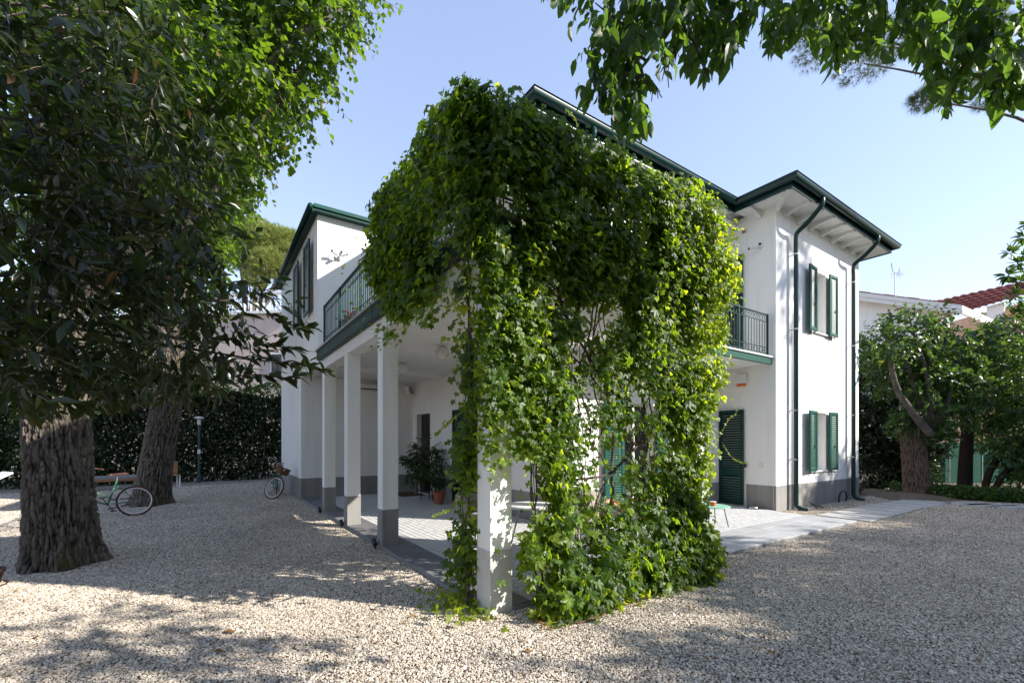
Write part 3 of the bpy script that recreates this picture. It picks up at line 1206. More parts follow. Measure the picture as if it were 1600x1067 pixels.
# left wing roof: green edge boards, gutter to the side, tiles
plain('fascia', MB().box(-.15, -.1, 7.62, 14.2, 6.93, 7.07).box(-.1, 3.4, 7.62, 7.68, 6.95, 7.07), M_GREEN)
plain('fascia', MB().box(-.12, 3.4, 7.58, 7.618, 7.02, 7.10), M_GREENL)  # sun-facing strip, its sunlit look painted in with the lighter green
plain('soffit', MB().box(-.098, 0.0, 7.70, 14.2, 6.962, 6.99).box(.0, 3.3, 7.70, 7.8, 6.962, 6.99).box(0, 3.25, 7.81, 14.2, 6.963, 6.99), M_GREEN)
o = obj('gutter', MB().tube([(-.19, 7.6, 7.03), (-.19, 14.25, 7.03)], .06, 10), M_GREEN, house, smooth=True)
tile_roof([((-.10, 7.63, 7.06), (4.6, 7.63, 7.06), (4.6, 10.9, 7.85), (1.8, 10.9, 7.85)), ((-.10, 14.2, 7.06), (-.10, 7.63, 7.06), (1.8, 10.9, 7.85), (1.8, 10.9, 7.85))], 0, house, 'roof', M_TERRA, .21, 14, .3)


# downpipes
def downpipe(x, kick=1):
    yw = 1.47
    pts = [(x, ry0 - .055, zg - .10), (x, ry0 - .055, zg - .2), (x, ry0 + .0, zg - .30), (x, 1.22, zg - .52), (x, yw - .04, zg - .66), (x, yw, zg - .76), (x, yw, zg - .95)]
    pts = bez(pts, 5) + [Vector((x, yw, z)) for z in (5, 3, 1, .3)] + bez([(x, yw, .22), (x + .0, yw - .02, .12), (x + .03, yw - .12, .05), (x + .06, yw - .24, .03)], 5)
    o = obj('downpipe', MB().tube(pts, .05, 14), M_GUTTER, house, smooth=True)
    for z in (6.0, 4.25, 2.35, 1.2):
        obj('pipe_clip', MB().lathe((x, yw, z), [(.054, -.02), (.057, -.02), (.057, .02), (.054, .02)], 14).box(x - .01, x + .01, yw + .05, 1.6, z - .01, z + .01), M_STEEL, o)


downpipe(9.27)
downpipe(12.6)
obj('downpipe', MB().tube(bez([(3.42, ey0 - .055, zg - .1), (3.42, ey0 - .05, zg - .25), (3.42, 2.6, zg - .6), (3.42, YM - .1, zg - .8), (3.42, YM - .1, 3.7)], 5), .05, 12), M_GREEN, house, smooth=True)


# shutters: frame with louvre slats
def shutter(o3, uax, wdt, hgt, mat=M_GREENL, mid=None, slat=.05, nm='shutter', th=.04):
    """o3 lower hinge corner, uax direction across; outward normal is uax x up"""
    u = Vector((uax[0], uax[1], 0)).normalized()
    n = Vector((u.y, -u.x, 0))
    M = Matrix(((u.x, n.x, 0, o3[0]), (u.y, n.y, 0, o3[1]), (0, 0, 1, o3[2]), (0, 0, 0, 1)))

    def bx(mbx, u0, u1, n0, n1, z0, z1):
        v = [M @ Vector((a, b, c)) for c in (z0, z1) for b in (n0, n1) for a in (u0, u1)]
        mbx.add(v, [(0, 2, 3, 1), (4, 5, 7, 6), (0, 1, 5, 4), (2, 6, 7, 3), (0, 4, 6, 2), (1, 3, 7, 5)])
    s = obj(nm, (lambda q: q)(_sh(bx, wdt, hgt, th, mid)), mat, house, bevel=.003)
    sl = MB()
    fr = .075
    rngs = [(fr, hgt - fr)] if not mid else [(fr, mid - fr), (mid + fr, hgt - fr)]
    for a, b in rngs:
        k = int((b - a) / slat)
        for i in range(k):
            z = a + (i + .5) * (b - a) / k
            v = [M @ Vector(p) for p in [(fr - .004, 0.004, z + .022), (wdt - fr + .004, 0.004, z + .022), (wdt - fr + .004, th - .004, z - .018), (fr - .004, th - .004, z - .018),
                                         (fr - .004, 0.004, z + .030), (wdt - fr + .004, 0.004, z + .030), (wdt - fr + .004, th - .004, z - .010), (fr - .004, th - .004, z - .010)]]
            sl.add(v, [(3, 2, 1, 0), (4, 5, 6, 7), (0, 1, 5, 4), (2, 3, 7, 6), (1, 2, 6, 5), (0, 4, 7, 3)])
    obj('slats', sl, mat, s, kind='stuff')
    hg = MB()
    for z in (.25, hgt - .25):
        bx(hg, -.03, .05, th, th + .006, z - .015, z + .015)
    bx(hg, wdt * .5 - .008, wdt * .5 + .008, th, th + .02, hgt * .38, hgt * .38 + .07)
    obj('hinge', hg, M_BLACK, s)
    return s


def _sh(bx, wdt, hgt, th, mid):
    m = MB()
    fr = .075
    bx(m, 0, fr, 0, th, 0, hgt)
    bx(m, wdt - fr, wdt, 0, th, 0, hgt)
    bx(m, fr, wdt - fr, 0, th, 0, fr)
    bx(m, fr, wdt - fr, 0, th, hgt - fr, hgt)
    if mid:
        bx(m, fr, wdt - fr, 0, th, mid - fr, mid + fr)
    return m


# right wing windows (both floors): shutters swung open, pale blind behind the panes
for z0, z1 in ((4.36, 5.95), (.885, 2.38)):
    for (u, wv, ang) in ((10.47, .48, 176), (11.20, .46, 2)):
        a = R(ang)
        ux = (math.cos(a), -abs(math.sin(a)))
        if u < 11:
            shutter((u + ux[0] * wv, 1.535 + ux[1] * wv, z0), (-ux[0], -ux[1]), wv, z1 - z0)
        else:
            shutter((u, 1.535, z0), ux, wv, z1 - z0)
    wz0, wz1 = (4.38, 5.93) if z0 > 3 else (.885, 2.36)
    A_, B_ = 10.50, 11.20
    wn = obj('window', MB().box(A_ + .002, A_ + .06, 1.78, 1.84, wz0 + .002, wz1 - .002).box(B_ - .06, B_ - .002, 1.78, 1.84, wz0 + .002, wz1 - .002).box(A_ + .06, B_ - .06, 1.78, 1.84, wz0 + .002, wz0 + .06).box(A_ + .06, B_ - .06, 1.78, 1.84, wz1 - .06, wz1 - .002), M_WHITE, house)
    obj('blind', MB().box(A_ + .06, B_ - .06, 1.80, 1.81, wz0 + .06, wz1 - .06), M_CREAM, wn)
    obj('window_sill', MB().box(A_ - .02, B_ + .02, 1.54, 1.78, wz0 - .03, wz0 - .001), M_WHITE, wn, bevel=.004)
    st = MB()
    for xx in (10.28, 11.45):
        st.box(xx - .01, xx + .01, 1.5, 1.6, wz0 - .06, wz0 - .04)
        st.box(xx - .03, xx + .03, 1.49, 1.5, wz0 - .075, wz0 - .035)
    obj('shutter_stay', st, M_BLACK, wn)

# right wing side: closed louvred door, upper shutter
shutter((8.565, 2.945, .09), (0, -1), .62, 2.30, M_GREEN, .78, .058, 'door_shutter', .035)
obj('door_latch', MB().box(8.50, 8.53, 2.24, 2.3, 1.0, 1.12), M_BLACK, house)
shutter((8.565, 2.945, 4.78), (0, -1), .6, 1.36, M_GREEN, None, .05)
shutter((8.56, 2.94, 3.62), (0, -1), .6, 1.14, M_GREEN, None, .05)
# main right wall doors with teal shutters folded open
for z0, z1 in ((.06, 2.45), (3.7, 5.9)):
    shutter((4.42, YM - .06, z0), (1, 0), .56, z1 - z0, M_GREENL, .8)
    shutter((6.02, YM - .06, z0), (1, 0), .56, z1 - z0, M_GREENL, .8)
    f = obj('glazed_door', MB().box(5.002, 5.07, YM + .12, YM + .18, z0, z1 - .002).box(5.93, 5.998, YM + .12, YM + .18, z0, z1 - .002).box(5.07, 5.93, YM + .12, YM + .18, z1 - .07, z1 - .002).box(5.47, 5.53, YM + .12, YM + .18, z0, z1 - .07), M_WHITE, house)
    obj('pane', MB().box(5.07, 5.47, YM + .14, YM + .15, z0, z1 - .07).box(5.53, 5.93, YM + .14, YM + .15, z0, z1 - .07), M_DARK, f)
# left wing window
shutter((-.075, 10.68, 4.8), (0, -1), .76, 1.76, M_GREEN)
shutter((-.075, 9.05, 4.8), (0, -1), .76, 1.76, M_GREEN)
wn = obj('window', MB().box(.12, .16, 9.122, 9.848, 4.752, 4.82).box(.12, .16, 9.122, 9.848, 6.45, 6.518).box(.12, .16, 9.122, 9.19, 4.82, 6.45).box(.12, .16, 9.78, 9.848, 4.82, 6.45), M_WHITE, house)
obj('pane', MB().box(.13, .14, 9.19, 9.78, 4.82, 6.45), M_CREAM, wn)
obj('window_sill', MB().box(-.06, .12, 9.1, 9.87, 4.715, 4.749), M_WHITE, wn)
# porch doors
d1 = obj('porch_door', MB().box(XM + .16, XM + .2, 8.722, 9.738, .05, 2.458), M_DOOR, house)
obj('door_panel', MB().box(XM + .145, XM + .159, 8.85, 9.18, .25, 2.25).box(XM + .145, XM + .159, 9.26, 9.6, .25, 2.25), M_DOOR, d1, bevel=.004)
obj('door_handle', MB().tube([(XM + .1, 8.80, 1.05), (XM + .1, 8.92, 1.05)], .01, 8).tube([(XM + .1, 8.8, 1.05), (XM + .158, 8.8, 1.05)], .01, 8), M_STEEL, d1)
d2 = obj('porch_door', MB().box(XM + .10, XM + .14, 5.552, 6.448, .05, 2.458), M_DOOR, house)
obj('pane', MB().box(XM + .09, XM + .099, 5.65, 6.35, .3, 2.3), M_DARK, d2)
shutter((XM - .06, 7.1, .06), (0, -1), .62, 2.38, M_GREEN, .8)
obj('air_vent', MB().box(8.585, 8.599, 2.26, 2.40, 6.62, 6.74), M_WHITE, house)
v_ = obj('vent_slats', MB().box(8.58, 8.584, 2.285, 2.375, 6.645, 6.715), M_WOOD, house)
obj('wall_switch', MB().box(8.575, 8.599, 1.90, 2.0, 1.0, 1.14), M_WHITE, house, bevel=.004)
obj('wall_switch', MB().box(2.80, 2.9, 10.03, 10.049, 1.0, 1.2), M_WHITE, house, bevel=.004)

# ---- fixtures hung on the house
def globe(x, y, label):
    t = thing('ceiling_light', label, 'ceiling light', (x, y, 3.2), 0, 'globe lights under the porch ceiling')
    pr_ = [(.03, .075)]
    obj('lamp_globe', MB().lathe((x, y, 3.3), [(.13 * math.sin(math.pi * i / 14) + .002, -.13 * math.cos(math.pi * i / 14)) for i in range(15)], 24), M_GLASSL, t, smooth=True)
    obj('lamp_base', MB().lathe((x, y, 3.42), [(.09, 0), (.09, .04)], 20), M_WHITE, t)


globe(1.55, 4.3, 'white globe ceiling light nearest the vine-covered pillar')
globe(1.55, 6.4, 'white globe ceiling light just before the porch cross beam')
t = thing('air_conditioner', 'white rounded air conditioning unit high on the porch end wall', 'air conditioner', (1.75, 9.95, 3.0))
obj('body', MB().tube([(1.5, 9.93, 3.24), (2.3, 9.93, 3.24)], .12, 18), M_WHITE, t, smooth=True)
obj('air_slot', MB().box(1.55, 2.25, 9.8, 9.815, 3.15, 3.18), M_DARK, t)
t = thing('wall_speaker', 'small pale wall speaker in the porch corner', 'speaker', (3.0, 9.9, 3.05))
M = Matrix.Translation((3.05, 9.88, 3.2)) @ Matrix.Rotation(R(35), 4, 'Z') @ Matrix.Rotation(R(-15), 4, 'X')
obj('body', MB().obox(M, .1, .07, .14), M_WHITE, t, bevel=.02)
obj('grille', MB().obox(M @ Matrix.Translation((0, -.073, 0)), .085, .003, .12), M_STEEL, t)
obj('bracket', MB().tube([(3.1, 9.92, 3.2), (3.18, 10.05, 3.2)], .015, 8), M_WHITE, t)


def camera_unit(name, label, base, n, dirs):
    t = thing(name, label, 'security camera', base, 0, 'security cameras on the house walls')
    b, n = Vector(base), Vector(n)
    obj('mount', MB().tube([b, b + n * .05], .055, 14), M_WHITE, t, smooth=False)
    for d in dirs:
        d = Vector(d).normalized()
        e = b + n * .1 + d * .1
        obj('arm', MB().tube(bez([b + n * .04, b + n * .09 + Vector((0, 0, -.03)), e], 4), .012, 8), M_WHITE, t)
        obj('camera_head', MB().tube([e - d * .02, e + d * .11], .034, 12), M_WHITE, t)
        obj('lens', MB().tube([e + d * .11, e + d * .122], .029, 12), M_BLACK, t)


camera_unit('security_camera', 'pair of white security cameras on the right wing side wall under the eave', (8.6, 1.95, 6.16), (-1, 0, 0), [(-.8, .6, -.2), (-.8, -.6, -.1)])
camera_unit('security_camera', 'white security cameras on the sunlit wall above the long railing', (.45, 7.8, 6.05), (0, -1, 0), [(-.8, -.5, .2), (.9, -.4, .3), (.1, -.9, .15)])
t = thing('alarm_siren', 'white alarm box with orange lens below the balcony', 'alarm', (8.57, 2.4, 3.0))
obj('housing', MB().box(8.51, 8.599, 2.25, 2.52, 3.02, 3.25), M_WHITE, t, bevel=.02)
obj('orange_lens', MB().box(8.515, 8.599, 2.28, 2.49, 2.96, 3.017), M_ORANGE, t, bevel=.015)
t = thing('roof_antenna', 'thin metal aerial behind the main roof edge', 'antenna', (6.9, 6.0, 8.5))
am = MB().tube([(6.9, 6.0, 8.4), (6.9, 6.0, 9.3)], .015, 6)
obj('mast', am, M_STEEL, t)
am = MB().tube([(6.5, 6.2, 9.25), (7.5, 5.6, 9.25)], .01, 6)
for i in range(8):
    q = np.array((6.5, 6.2, 9.25)) + np.array((1, -.6, 0)) * i / 7.5
    am.tube([q - np.array((.06, .1, 0)) * 1.6, q + np.array((.06, .1, 0)) * 1.6], .006, 5)
obj('aerial_rods', am, M_STEEL, t)
#PART2
# ================================================================== CLIMBING VINE
vine = thing('climbing_vine', 'dense green climbing vine hanging over the terrace corner and front pillar down to the gravel', 'vine', (1.2, -.15, 0))


def smooth(a, b, x):
    t = np.clip((x - a) / (b - a), 0, 1)
    return t * t * (3 - 2 * t)


def nz(x, y, s, seed):
    return np.array([noise.noise(Vector((float(a) * s + seed, float(b) * s, seed * 1.7))) for a, b in zip(x, y)])


def vine_right(n):
    X = RNG.uniform(-.2, 3.75, n)
    Z = RNG.uniform(-.0, 4.85, n)
    q = nz(X, Z, 1.6, 3.1)
    q2 = nz(X, Z, 3.6, 8.2)
    p = np.zeros(n)
    top = smooth(2.7, 3.3, Z)
    p = np.maximum(p, top * .95)
    rightcol = smooth(2.1, 2.5, X) * (1 - .3 * smooth(.2, .8, 1 - Z))
    p = np.maximum(p, rightcol * .95)
    mid = smooth(1.7, 2.8, Z) * .52
    p = np.maximum(p, mid)
    leftcol = smooth(.1, .26, X) * (1 - smooth(.62, .95, X)) * smooth(.2, .6, Z) * .72
    p = np.maximum(p, leftcol)
    low = (1 - smooth(.45, .95, Z)) * smooth(.25, .5, X) * .62
    p = np.maximum(p, low)
    p = np.maximum(p, .22)
    # pillar front stays mostly free
    free = (X > -.2) & (X < .24) & (Z < 2.9)
    p = np.where(free, (.25 + .55 * smooth(.02, .16, X)) * smooth(1.25, 2.1, Z) + .02, p)
    # outline
    edge = np.interp(Z, [0, .8, 1.4, 2.0, 2.7, 3.5, 4.1, 4.6], [2.75, 2.78, 2.85, 2.95, 3.22, 3.22, 3.0, 2.75]) + .10 * nz(X * 0, Z, 2.4, 5.5)
    p = np.where(X > edge, 0, p)
    topl = 4.62 + .13 * nz(X, Z * 0, 1.7, 2.2) - .06 * smooth(2.6, 3.6, X)
    p = np.where(Z > topl, 0, p)
    p = p * np.clip(.84 + 1.75 * q + 1.0 * q2, .05, 1.5)
    hole = np.exp(-(((X - 1.32) / .66) ** 2 + ((Z - 1.2) / .74) ** 2) * 1.1)
    p = p * (1 - .93 * hole)
    p = np.where((X < .17) & (Z < 1.25), p * .16, p)
    keep = RNG.random(n) < p
    X, Z = X[keep], Z[keep]
    m = len(X)
    bulge = .14 + .12 * smooth(3.0, 3.6, Z) + .16 * (1 - smooth(.2, .8, Z)) + .08 * smooth(2.2, 3.0, X)
    Y = -.10 - bulge * RNG.random(m) * 1.5 + RNG.normal(size=m) * .05 + .15 * smooth(4.3, 4.7, Z)
    P = np.stack([X, Y, np.maximum(Z, .03)], 1)
    return P


def vine_left(n):
    Yv = RNG.uniform(-.3, 3.55, n)
    Z = RNG.uniform(2.85, 4.8, n)
    q = nz(Yv, Z, 1.7, 13.1)
    low = 3.30 + .25 * np.sin(Yv * 3.1 + .6) * .6 + .22 * nz(Yv, Z * 0, 2.6, 4.4) - .12 * smooth(1.8, 2.7, Yv)
    topl = 4.64 + .12 * nz(Yv, Z * 0, 1.5, 7.2) - .16 * smooth(1.2, 2.1, Yv)
    p = smooth(-.1, .12, Z - low) * .95 + .04
    p = np.where(Z > topl, 0, p)
    p = np.where((Yv < 1.0) & (Yv > -.05) & (Z < 3.75) & (Z > 3.2), p * .07, p)
    p = np.where(Yv > 2.02 + .3 * (4.4 - Z) + .12 * np.sin(Z * 7), p * .004, p)
    p = p * np.clip(.98 + 1.2 * q, .3, 1.3)
    keep = RNG.random(n) < p
    Yv, Z = Yv[keep], Z[keep]
    m = len(Z)
    X = -.13 - .33 * RNG.random(m) * (0.7 + .5 * smooth(3.3, 4.0, Z) * (1 - smooth(4.4, 4.7, Z))) + RNG.normal(size=m) * .04
    return np.stack([X, Yv, Z], 1)


def vine_strand(n):
    # the strand that hangs down the porch side of the front pillar
    Z = RNG.uniform(0.05, 3.4, n)
    cxy = .36 + .08 * np.sin(Z * 2.3) + .05 * np.sin(Z * 5.1)
    p = np.clip(.55 + .9 * nz(Z, Z * 0, 2.2, 3.3), .12, 1)
    k = RNG.random(n) < p
    Z, cxy = Z[k], cxy[k]
    m = len(Z)
    return np.stack([-.04 + RNG.normal(size=m) * .075, cxy + RNG.normal(size=m) * .08 * (1 + .6 * (1 - smooth(0, .8, Z))), Z], 1)


def vine_return(n):
    # round the right-hand corner and over the side railing
    Y = RNG.uniform(-.1, 1.5, n)
    Z = RNG.uniform(2.2, 4.7, n)
    p = np.clip(1.1 - Y * .6 - .25 * (3.6 - Z) * (Z < 3.6), 0, 1) * np.clip(.8 + 1.2 * nz(Y, Z, 1.5, 21.), .1, 1.2)
    k = RNG.random(n) < p
    Y, Z = Y[k], Z[k]
    m = len(Y)
    return np.stack([3.1 + .16 * RNG.random(m) - .1 * (Y > .3), Y, Z], 1)


def vine_orient(P, out):
    m = len(P)
    N = np.array(out)[None, :] * .8 + np.array((0, 0, .55)) + RNG.normal(size=(m, 3)) * .42
    D = np.array((0, 0, -.85)) + np.array(out)[None, :] * .35 + RNG.normal(size=(m, 3)) * .45
    return D, N


PR = vine_right(120000)
PL = vine_left(50000)
PS = vine_strand(2500)
PE = vine_return(9000)
DR, NR = vine_orient(PR, (.1, -1, 0))
DL, NL_ = vine_orient(PL, (-1, -.1, 0))
DS, NS = vine_orient(PS, (-.8, -.5, 0))
DE, NE = vine_orient(PE, (1, -.3, 0))
P = np.concatenate([PR, PL, PS, PE])
D = np.concatenate([DR, DL, DS, DE])
N = np.concatenate([NR, NL_, NS, NE])
sz = np.clip(.047 * np.exp(RNG.normal(size=len(P)) * .33), .03, .15)
sz = np.where((P[:, 2] < .9) & (P[:, 0] > .25), sz * 1.3, sz)
lit_leaf = (RNG.random(len(P)) < (.17 + .75 * smooth(2.4, 2.85, P[:, 0]) + .25 * ((P[:, 0] > .1) & (P[:, 0] < .7) & (P[:, 1] < 0) & (P[:, 2] < 3.2))))  # sunlight painted in: brighter leaves at the right edge and beside the pillar
rn = np.clip(RNG.random(len(P)) * .75 + .25 * (nz(P[:, 0] + P[:, 1], P[:, 2], 2.0, 4.0) + .5), 0, 1)
# the leaves that show largest are single pieces
dist = np.linalg.norm(P - np.array(CAM), axis=1)
score = sz / dist
outer = np.where(P[:, 1] < 0, -P[:, 1], -P[:, 0])
cand = np.argsort(-(score + .01 * (outer > .2)))[:240]
sel = np.zeros(len(P), bool)
sel[cand] = True
leaf_parts(P[sel & ~lit_leaf], D[sel & ~lit_leaf], N[sel & ~lit_leaf], sz[sel & ~lit_leaf], TP_CREEP, LEAF_VINE, vine, 'creep')
leaf_parts(P[sel & lit_leaf], D[sel & lit_leaf], N[sel & lit_leaf], sz[sel & lit_leaf], TP_CREEP, LEAF_VINEL, vine, 'creepy')
a = ~sel & ~lit_leaf
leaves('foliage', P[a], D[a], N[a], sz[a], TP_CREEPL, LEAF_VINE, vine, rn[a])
a = ~sel & lit_leaf
leaves('lit_foliage', P[a], D[a], N[a], sz[a], TP_CREEP3, LEAF_VINEL, vine, rn[a])
# stems: tangled walk from the ground and from the railing
st = MB()
for i in range(46):
    x = RNG.uniform(.5, 2.5) if i < 40 else RNG.uniform(.42, .8)
    z = .0 if i % 3 else RNG.uniform(1.2, 2.6)
    y = -.06 - .12 * RNG.random()
    pts = [(x, y, z)]
    vx = RNG.normal() * .1
    while z < RNG.uniform(3.2, 4.5):
        z += .16 + .1 * RNG.random()
        vx = vx * .75 + RNG.normal() * .09
        x = min(2.6, max(.40, x + vx))
        y = -.07 - .1 * abs(math.sin(z * 2 + i))
        pts.append((x, y, z))
    r = RNG.choice([.004, .006, .009, .013], p=[.4, .3, .2, .1])
    if len(pts) > 2:
        st.tube(bez(pts, 3), float(r), 5)
for i in range(16):
    yv = RNG.uniform(.1, 3.0)
    pts = [(-.14 - .1 * RNG.random(), yv, 3.3)]
    z = 3.3
    while z < 4.5:
        z += .2
        yv += RNG.normal() * .12
        pts.append((-.14 - .1 * RNG.random(), yv, z))
    st.tube(bez(pts, 3), .005, 5)
for i in range(5):
    pts = [(-.03 + RNG.normal() * .02, .34 + RNG.normal() * .03, 0.0)]
    for k in range(14):
        pts.append((-.03 + RNG.normal() * .03, .36 + .08 * math.sin(k * .55) + RNG.normal() * .03, .25 * (k + 1)))
    st.tube(bez(pts, 3), .006, 5)
obj('vine_stems', st, M_VINEWOOD, vine, smooth=True, kind='stuff')


def px_path(pp, Y):
    out = []
    for x, y in pp:
        d = np.array(W(x, y, 1.0)) - np.array(CAM)
        t = (Y - CAM[1]) / d[1]
        out.append(np.array(CAM) + d * t)
    return out


for pp, r in (([(945, 600), (958, 680), (955, 740), (957, 775), (940, 808), (905, 820), (872, 812)], .016),
              ([(868, 752), (910, 748), (950, 740), (985, 708), (1002, 688)], .013),
              ([(955, 738), (930, 700), (905, 690)], .010), ([(958, 790), (985, 812)], .010),
              ([(1000, 600), (1012, 680), (1004, 760), (1014, 830)], .013), ([(880, 560), (905, 640), (890, 720), (902, 860)], .010)):
    obj('vine_stem', MB().tube(bez(px_path(pp, -.08), 6), r, 8), M_VINEWOOD, vine, smooth=True)
# loose runners with small leaves
rp, rd, rn_ = [], [], []
runners = []
for pp, Y in (([(725, 640), (705, 655), (688, 672), (681, 678)], .25), ([(722, 752), (708, 790), (690, 800), (676, 805)], .28)):
    runners.append(px_path(pp, Y))
for pp, Y in (([(1128, 690), (1142, 712), (1160, 722), (1170, 722)], -.05), ([(1128, 585), (1150, 640), (1138, 655), (1120, 690)], -.1),
              ([(1128, 340), (1140, 350), (1150, 356), (1158, 358)], -.1), ([(762, 200), (750, 165), (740, 145), (728, 136)], -.2),
              ([(700, 440), (712, 480), (728, 520), (715, 545)], -.0), ([(905, 200), (895, 180), (885, 172)], -.2)):
    runners.append(px_path(pp, Y))
st = MB()
for k, rr in enumerate(runners):
    b = bez(rr, 8)
    st.tube(b, .002, 4)
    for i, p in enumerate(b[2:]):
        rp.append(np.array(p))
        rd.append(np.array((RNG.normal() * .5, RNG.normal() * .3, -.7)))
        rn_.append(np.array((RNG.normal() * .4, -.8, .6)))
obj('runner_stems', st, M_TWIG, vine, kind='stuff')
leaves('runner_leaves', np.array(rp), np.array(rd), np.array(rn_), RNG.uniform(.018, .04, len(rp)), TP_CREEP3, LEAF_VINEL, vine)
# low growth at the foot of the pillar
n = 420
a = RNG.uniform(0, 1, n)
bx_ = np.where(a < .3, RNG.normal(-.18, .12, n), RNG.uniform(.2, 1.6, n))
by_ = np.where(a < .3, RNG.normal(.3, .25, n), -.25 - np.abs(RNG.normal(0, .14, n)))
P = np.stack([bx_, by_, .02 + np.abs(RNG.normal(0, .05, n))], 1)
leaves('creeping_shoots', P, RNG.normal(size=(n, 3)) + np.array((0, 0, .2)), np.array((0, -.3, 1.)) + RNG.normal(size=(n, 3)) * .4, RNG.uniform(.03, .075, n), TP_CREEP3, LEAF_VINEL, vine)
n = 500
P = np.stack([RNG.uniform(.2, 2.9, n), -.28 - np.abs(RNG.normal(0, .16, n)), .018 + .02 * RNG.random(n)], 1)
P[:, 0] += .0
leaves('dry_litter', P, RNG.normal(size=(n, 3)) * np.array((1, 1, .15)), np.array((0, 0, 1.)) + RNG.normal(size=(n, 3)) * .35, RNG.uniform(.02, .055, n), TP_SIMPLE, LEAF_FALL, vine)

# ================================================================== TREES
CL = M_BRANCH


def tree_crown(parent, clumps, per, nl, tl, droop, size, tpl, mat, twr=.004, shell=.5, keep_twigs=.5, name='crown', vis=None):
    P, D, N, TW = twigs(clumps, per, nl, tl, droop, shell)
    if vis is not None:
        k = vis(P)
        P, D, N = P[k], D[k], N[k]
        TW = TW[vis(TW.mean(1))]
    s = size * np.exp(RNG.normal(size=len(P)) * .25)
    rn = np.clip(RNG.random(len(P)) * .9 + .1 * RNG.normal(size=len(P)), 0, 1)
    leaves(name, P, D, N, s, tpl, mat, parent, rn)
    if twr:
        k = RNG.random(len(TW)) < keep_twigs
        obj('twigs', twig_mesh(TW[k], twr), M_TWIG, parent, kind='stuff')
    return P, D, N, s


def pix(P):
    d = (P[:, 0] - CAM[0]) * sy + (P[:, 1] - CAM[1]) * cy
    a = (P[:, 0] - CAM[0]) * cy - (P[:, 1] - CAM[1]) * sy
    return 800 + 704 * a / np.maximum(d, .01), 691 - 704 * (P[:, 2] - 1.6) / np.maximum(d, .01), d


# --- thick linden at the left
t1 = thing('linden_tree', 'thick furrowed tree trunk in the left foreground, nearest the camera', 'tree', (-3.87, 4.6, 0))
T1 = W(95, 691, 5.85)
t1.location = (T1[0], T1[1], 0)
trunk('trunk', (T1[0], T1[1], 0), (T1[0] - .1, T1[1] + .1, 3.4), .335, .30, M_BARK, t1, .30, 330, 200, .05)
lm = MB()
cl1 = []
for px, py, d, r in [(430, 60, 6.3, .62), (488, 35, 6.0, .42), (470, 105, 6.2, .36), (415, 150, 6.6, .5), (405, 200, 6.9, .36), (365, 235, 7.2, .45), (300, 100, 5.3, .6), (250, 200, 5.4, .6), (335, 180, 5.6, .5), (200, 60, 5.2, .6), (395, 110, 5.5, .4), (350, 110, 6.6, .8), (330, 250, 7.5, .6), (300, 40, 6.2, .8), (330, -80, 6.5, .9),
                     (420, -60, 6.0, .7), (510, -40, 6.2, .55), (230, 150, 6.8, .9), (335, 315, 8.0, .45), (250, 300, 7.5, .8), (130, 60, 6.0, .9), (150, 220, 6.8, .9), (60, -60, 6, 1.0), (200, -90, 6.4, 1.0), (40, 180, 6.3, .9), (535, 15, 6.0, .2)]:
    c = W(px, py, d)
    cl1.append((c, r))
    limb(lm, (T1[0] - .1, T1[1] + .1, 3.1 + .3 * RNG.random()), c, .09, .018, 8, .25)
obj('limbs', lm, CL, t1, smooth=True)
tree_crown(t1, cl1, 30, 9, .42, .45, .085, T_simple(.42, .06, .14), LEAF_LIN, .0035, .35, .6)

# --- second linden, leaning
t2 = thing('linden_tree', 'leaning mossy tree trunk standing behind the bicycle at the left', 'tree', (-3.38, 11.2, 0))
trunk('trunk', (-3.38, 11.2, 0), (-2.80, 10.95, 4.2), .36, .28, M_BARK, t2, .30, 220, 140, .05)
lm = MB()
cl2 = []
for px, py, d, r in [(310, 300, 12, .9), (325, 355, 12.5, .7), (290, 400, 12, 1.0), (280, 250, 11, 1.5), (200, 380, 11.5, 1.3), (120, 300, 11, 1.5), (310, 440, 12.5, .7), (60, 420, 12, 1.4), (250, 460, 12.5, 1.1), (325, 225, 11.5, 1.0)]:
    c = W(px, py, d)
    cl2.append((c, r))
    limb(lm, (-2.95, 10.95, 3.9 + .3 * RNG.random()), c, .10, .02, 8, .22)
obj('limbs', lm, CL, t2, smooth=True)
tree_crown(t2, cl2, 13, 9, .5, .4, .125, TP_WIDE, LEAF_LIN, .005, .4, .5)

# --- bay tree reaching in from the left, leaves close to the camera
t3 = thing('bay_tree', 'dark bay tree reaching in from the left with long glossy leaves', 'tree', (-6.3, 1.6, 0))
trunk('trunk', (-6.3, 1.6, 0), (-6.1, 1.7, 3.2), .16, .12, M_BARK2, t3, .3, 30, 20, .015)
cl3 = []
lm = MB()
for px, py, d, r in [(60, 520, 2.7, .36), (150, 560, 2.9, .30), (240, 540, 3.0, .28), (330, 540, 3.1, .26), (60, 400, 2.6, .42), (180, 430, 2.8, .40), (290, 450, 3.0, .30), (90, 270, 2.6, .42), (220, 300, 2.9, .38), (20, 150, 2.5, .40),
                     (130, 120, 2.7, .40), (250, 180, 3.1, .34), (360, 470, 3.3, .18), (-60, 350, 2.4, .5), (-60, 550, 2.5, .45), (40, 20, 2.6, .4), (300, 360, 3.1, .28), (390, 560, 3.3, .13), (170, 20, 2.9, .36), (-80, 100, 2.4, .5), (320, 590, 3.3, .17), (110, 600, 3.0, .2), (210, 600, 3.1, .18), (20, 600, 2.9, .24)]:
    c = W(px, py, d)
    cl3.append((c, r))
    limb(lm, (-6.1, 1.7, 2.2 + RNG.random()), c, .035, .007, 8, .25, 6)
obj('limbs', lm, CL, t3, smooth=True)


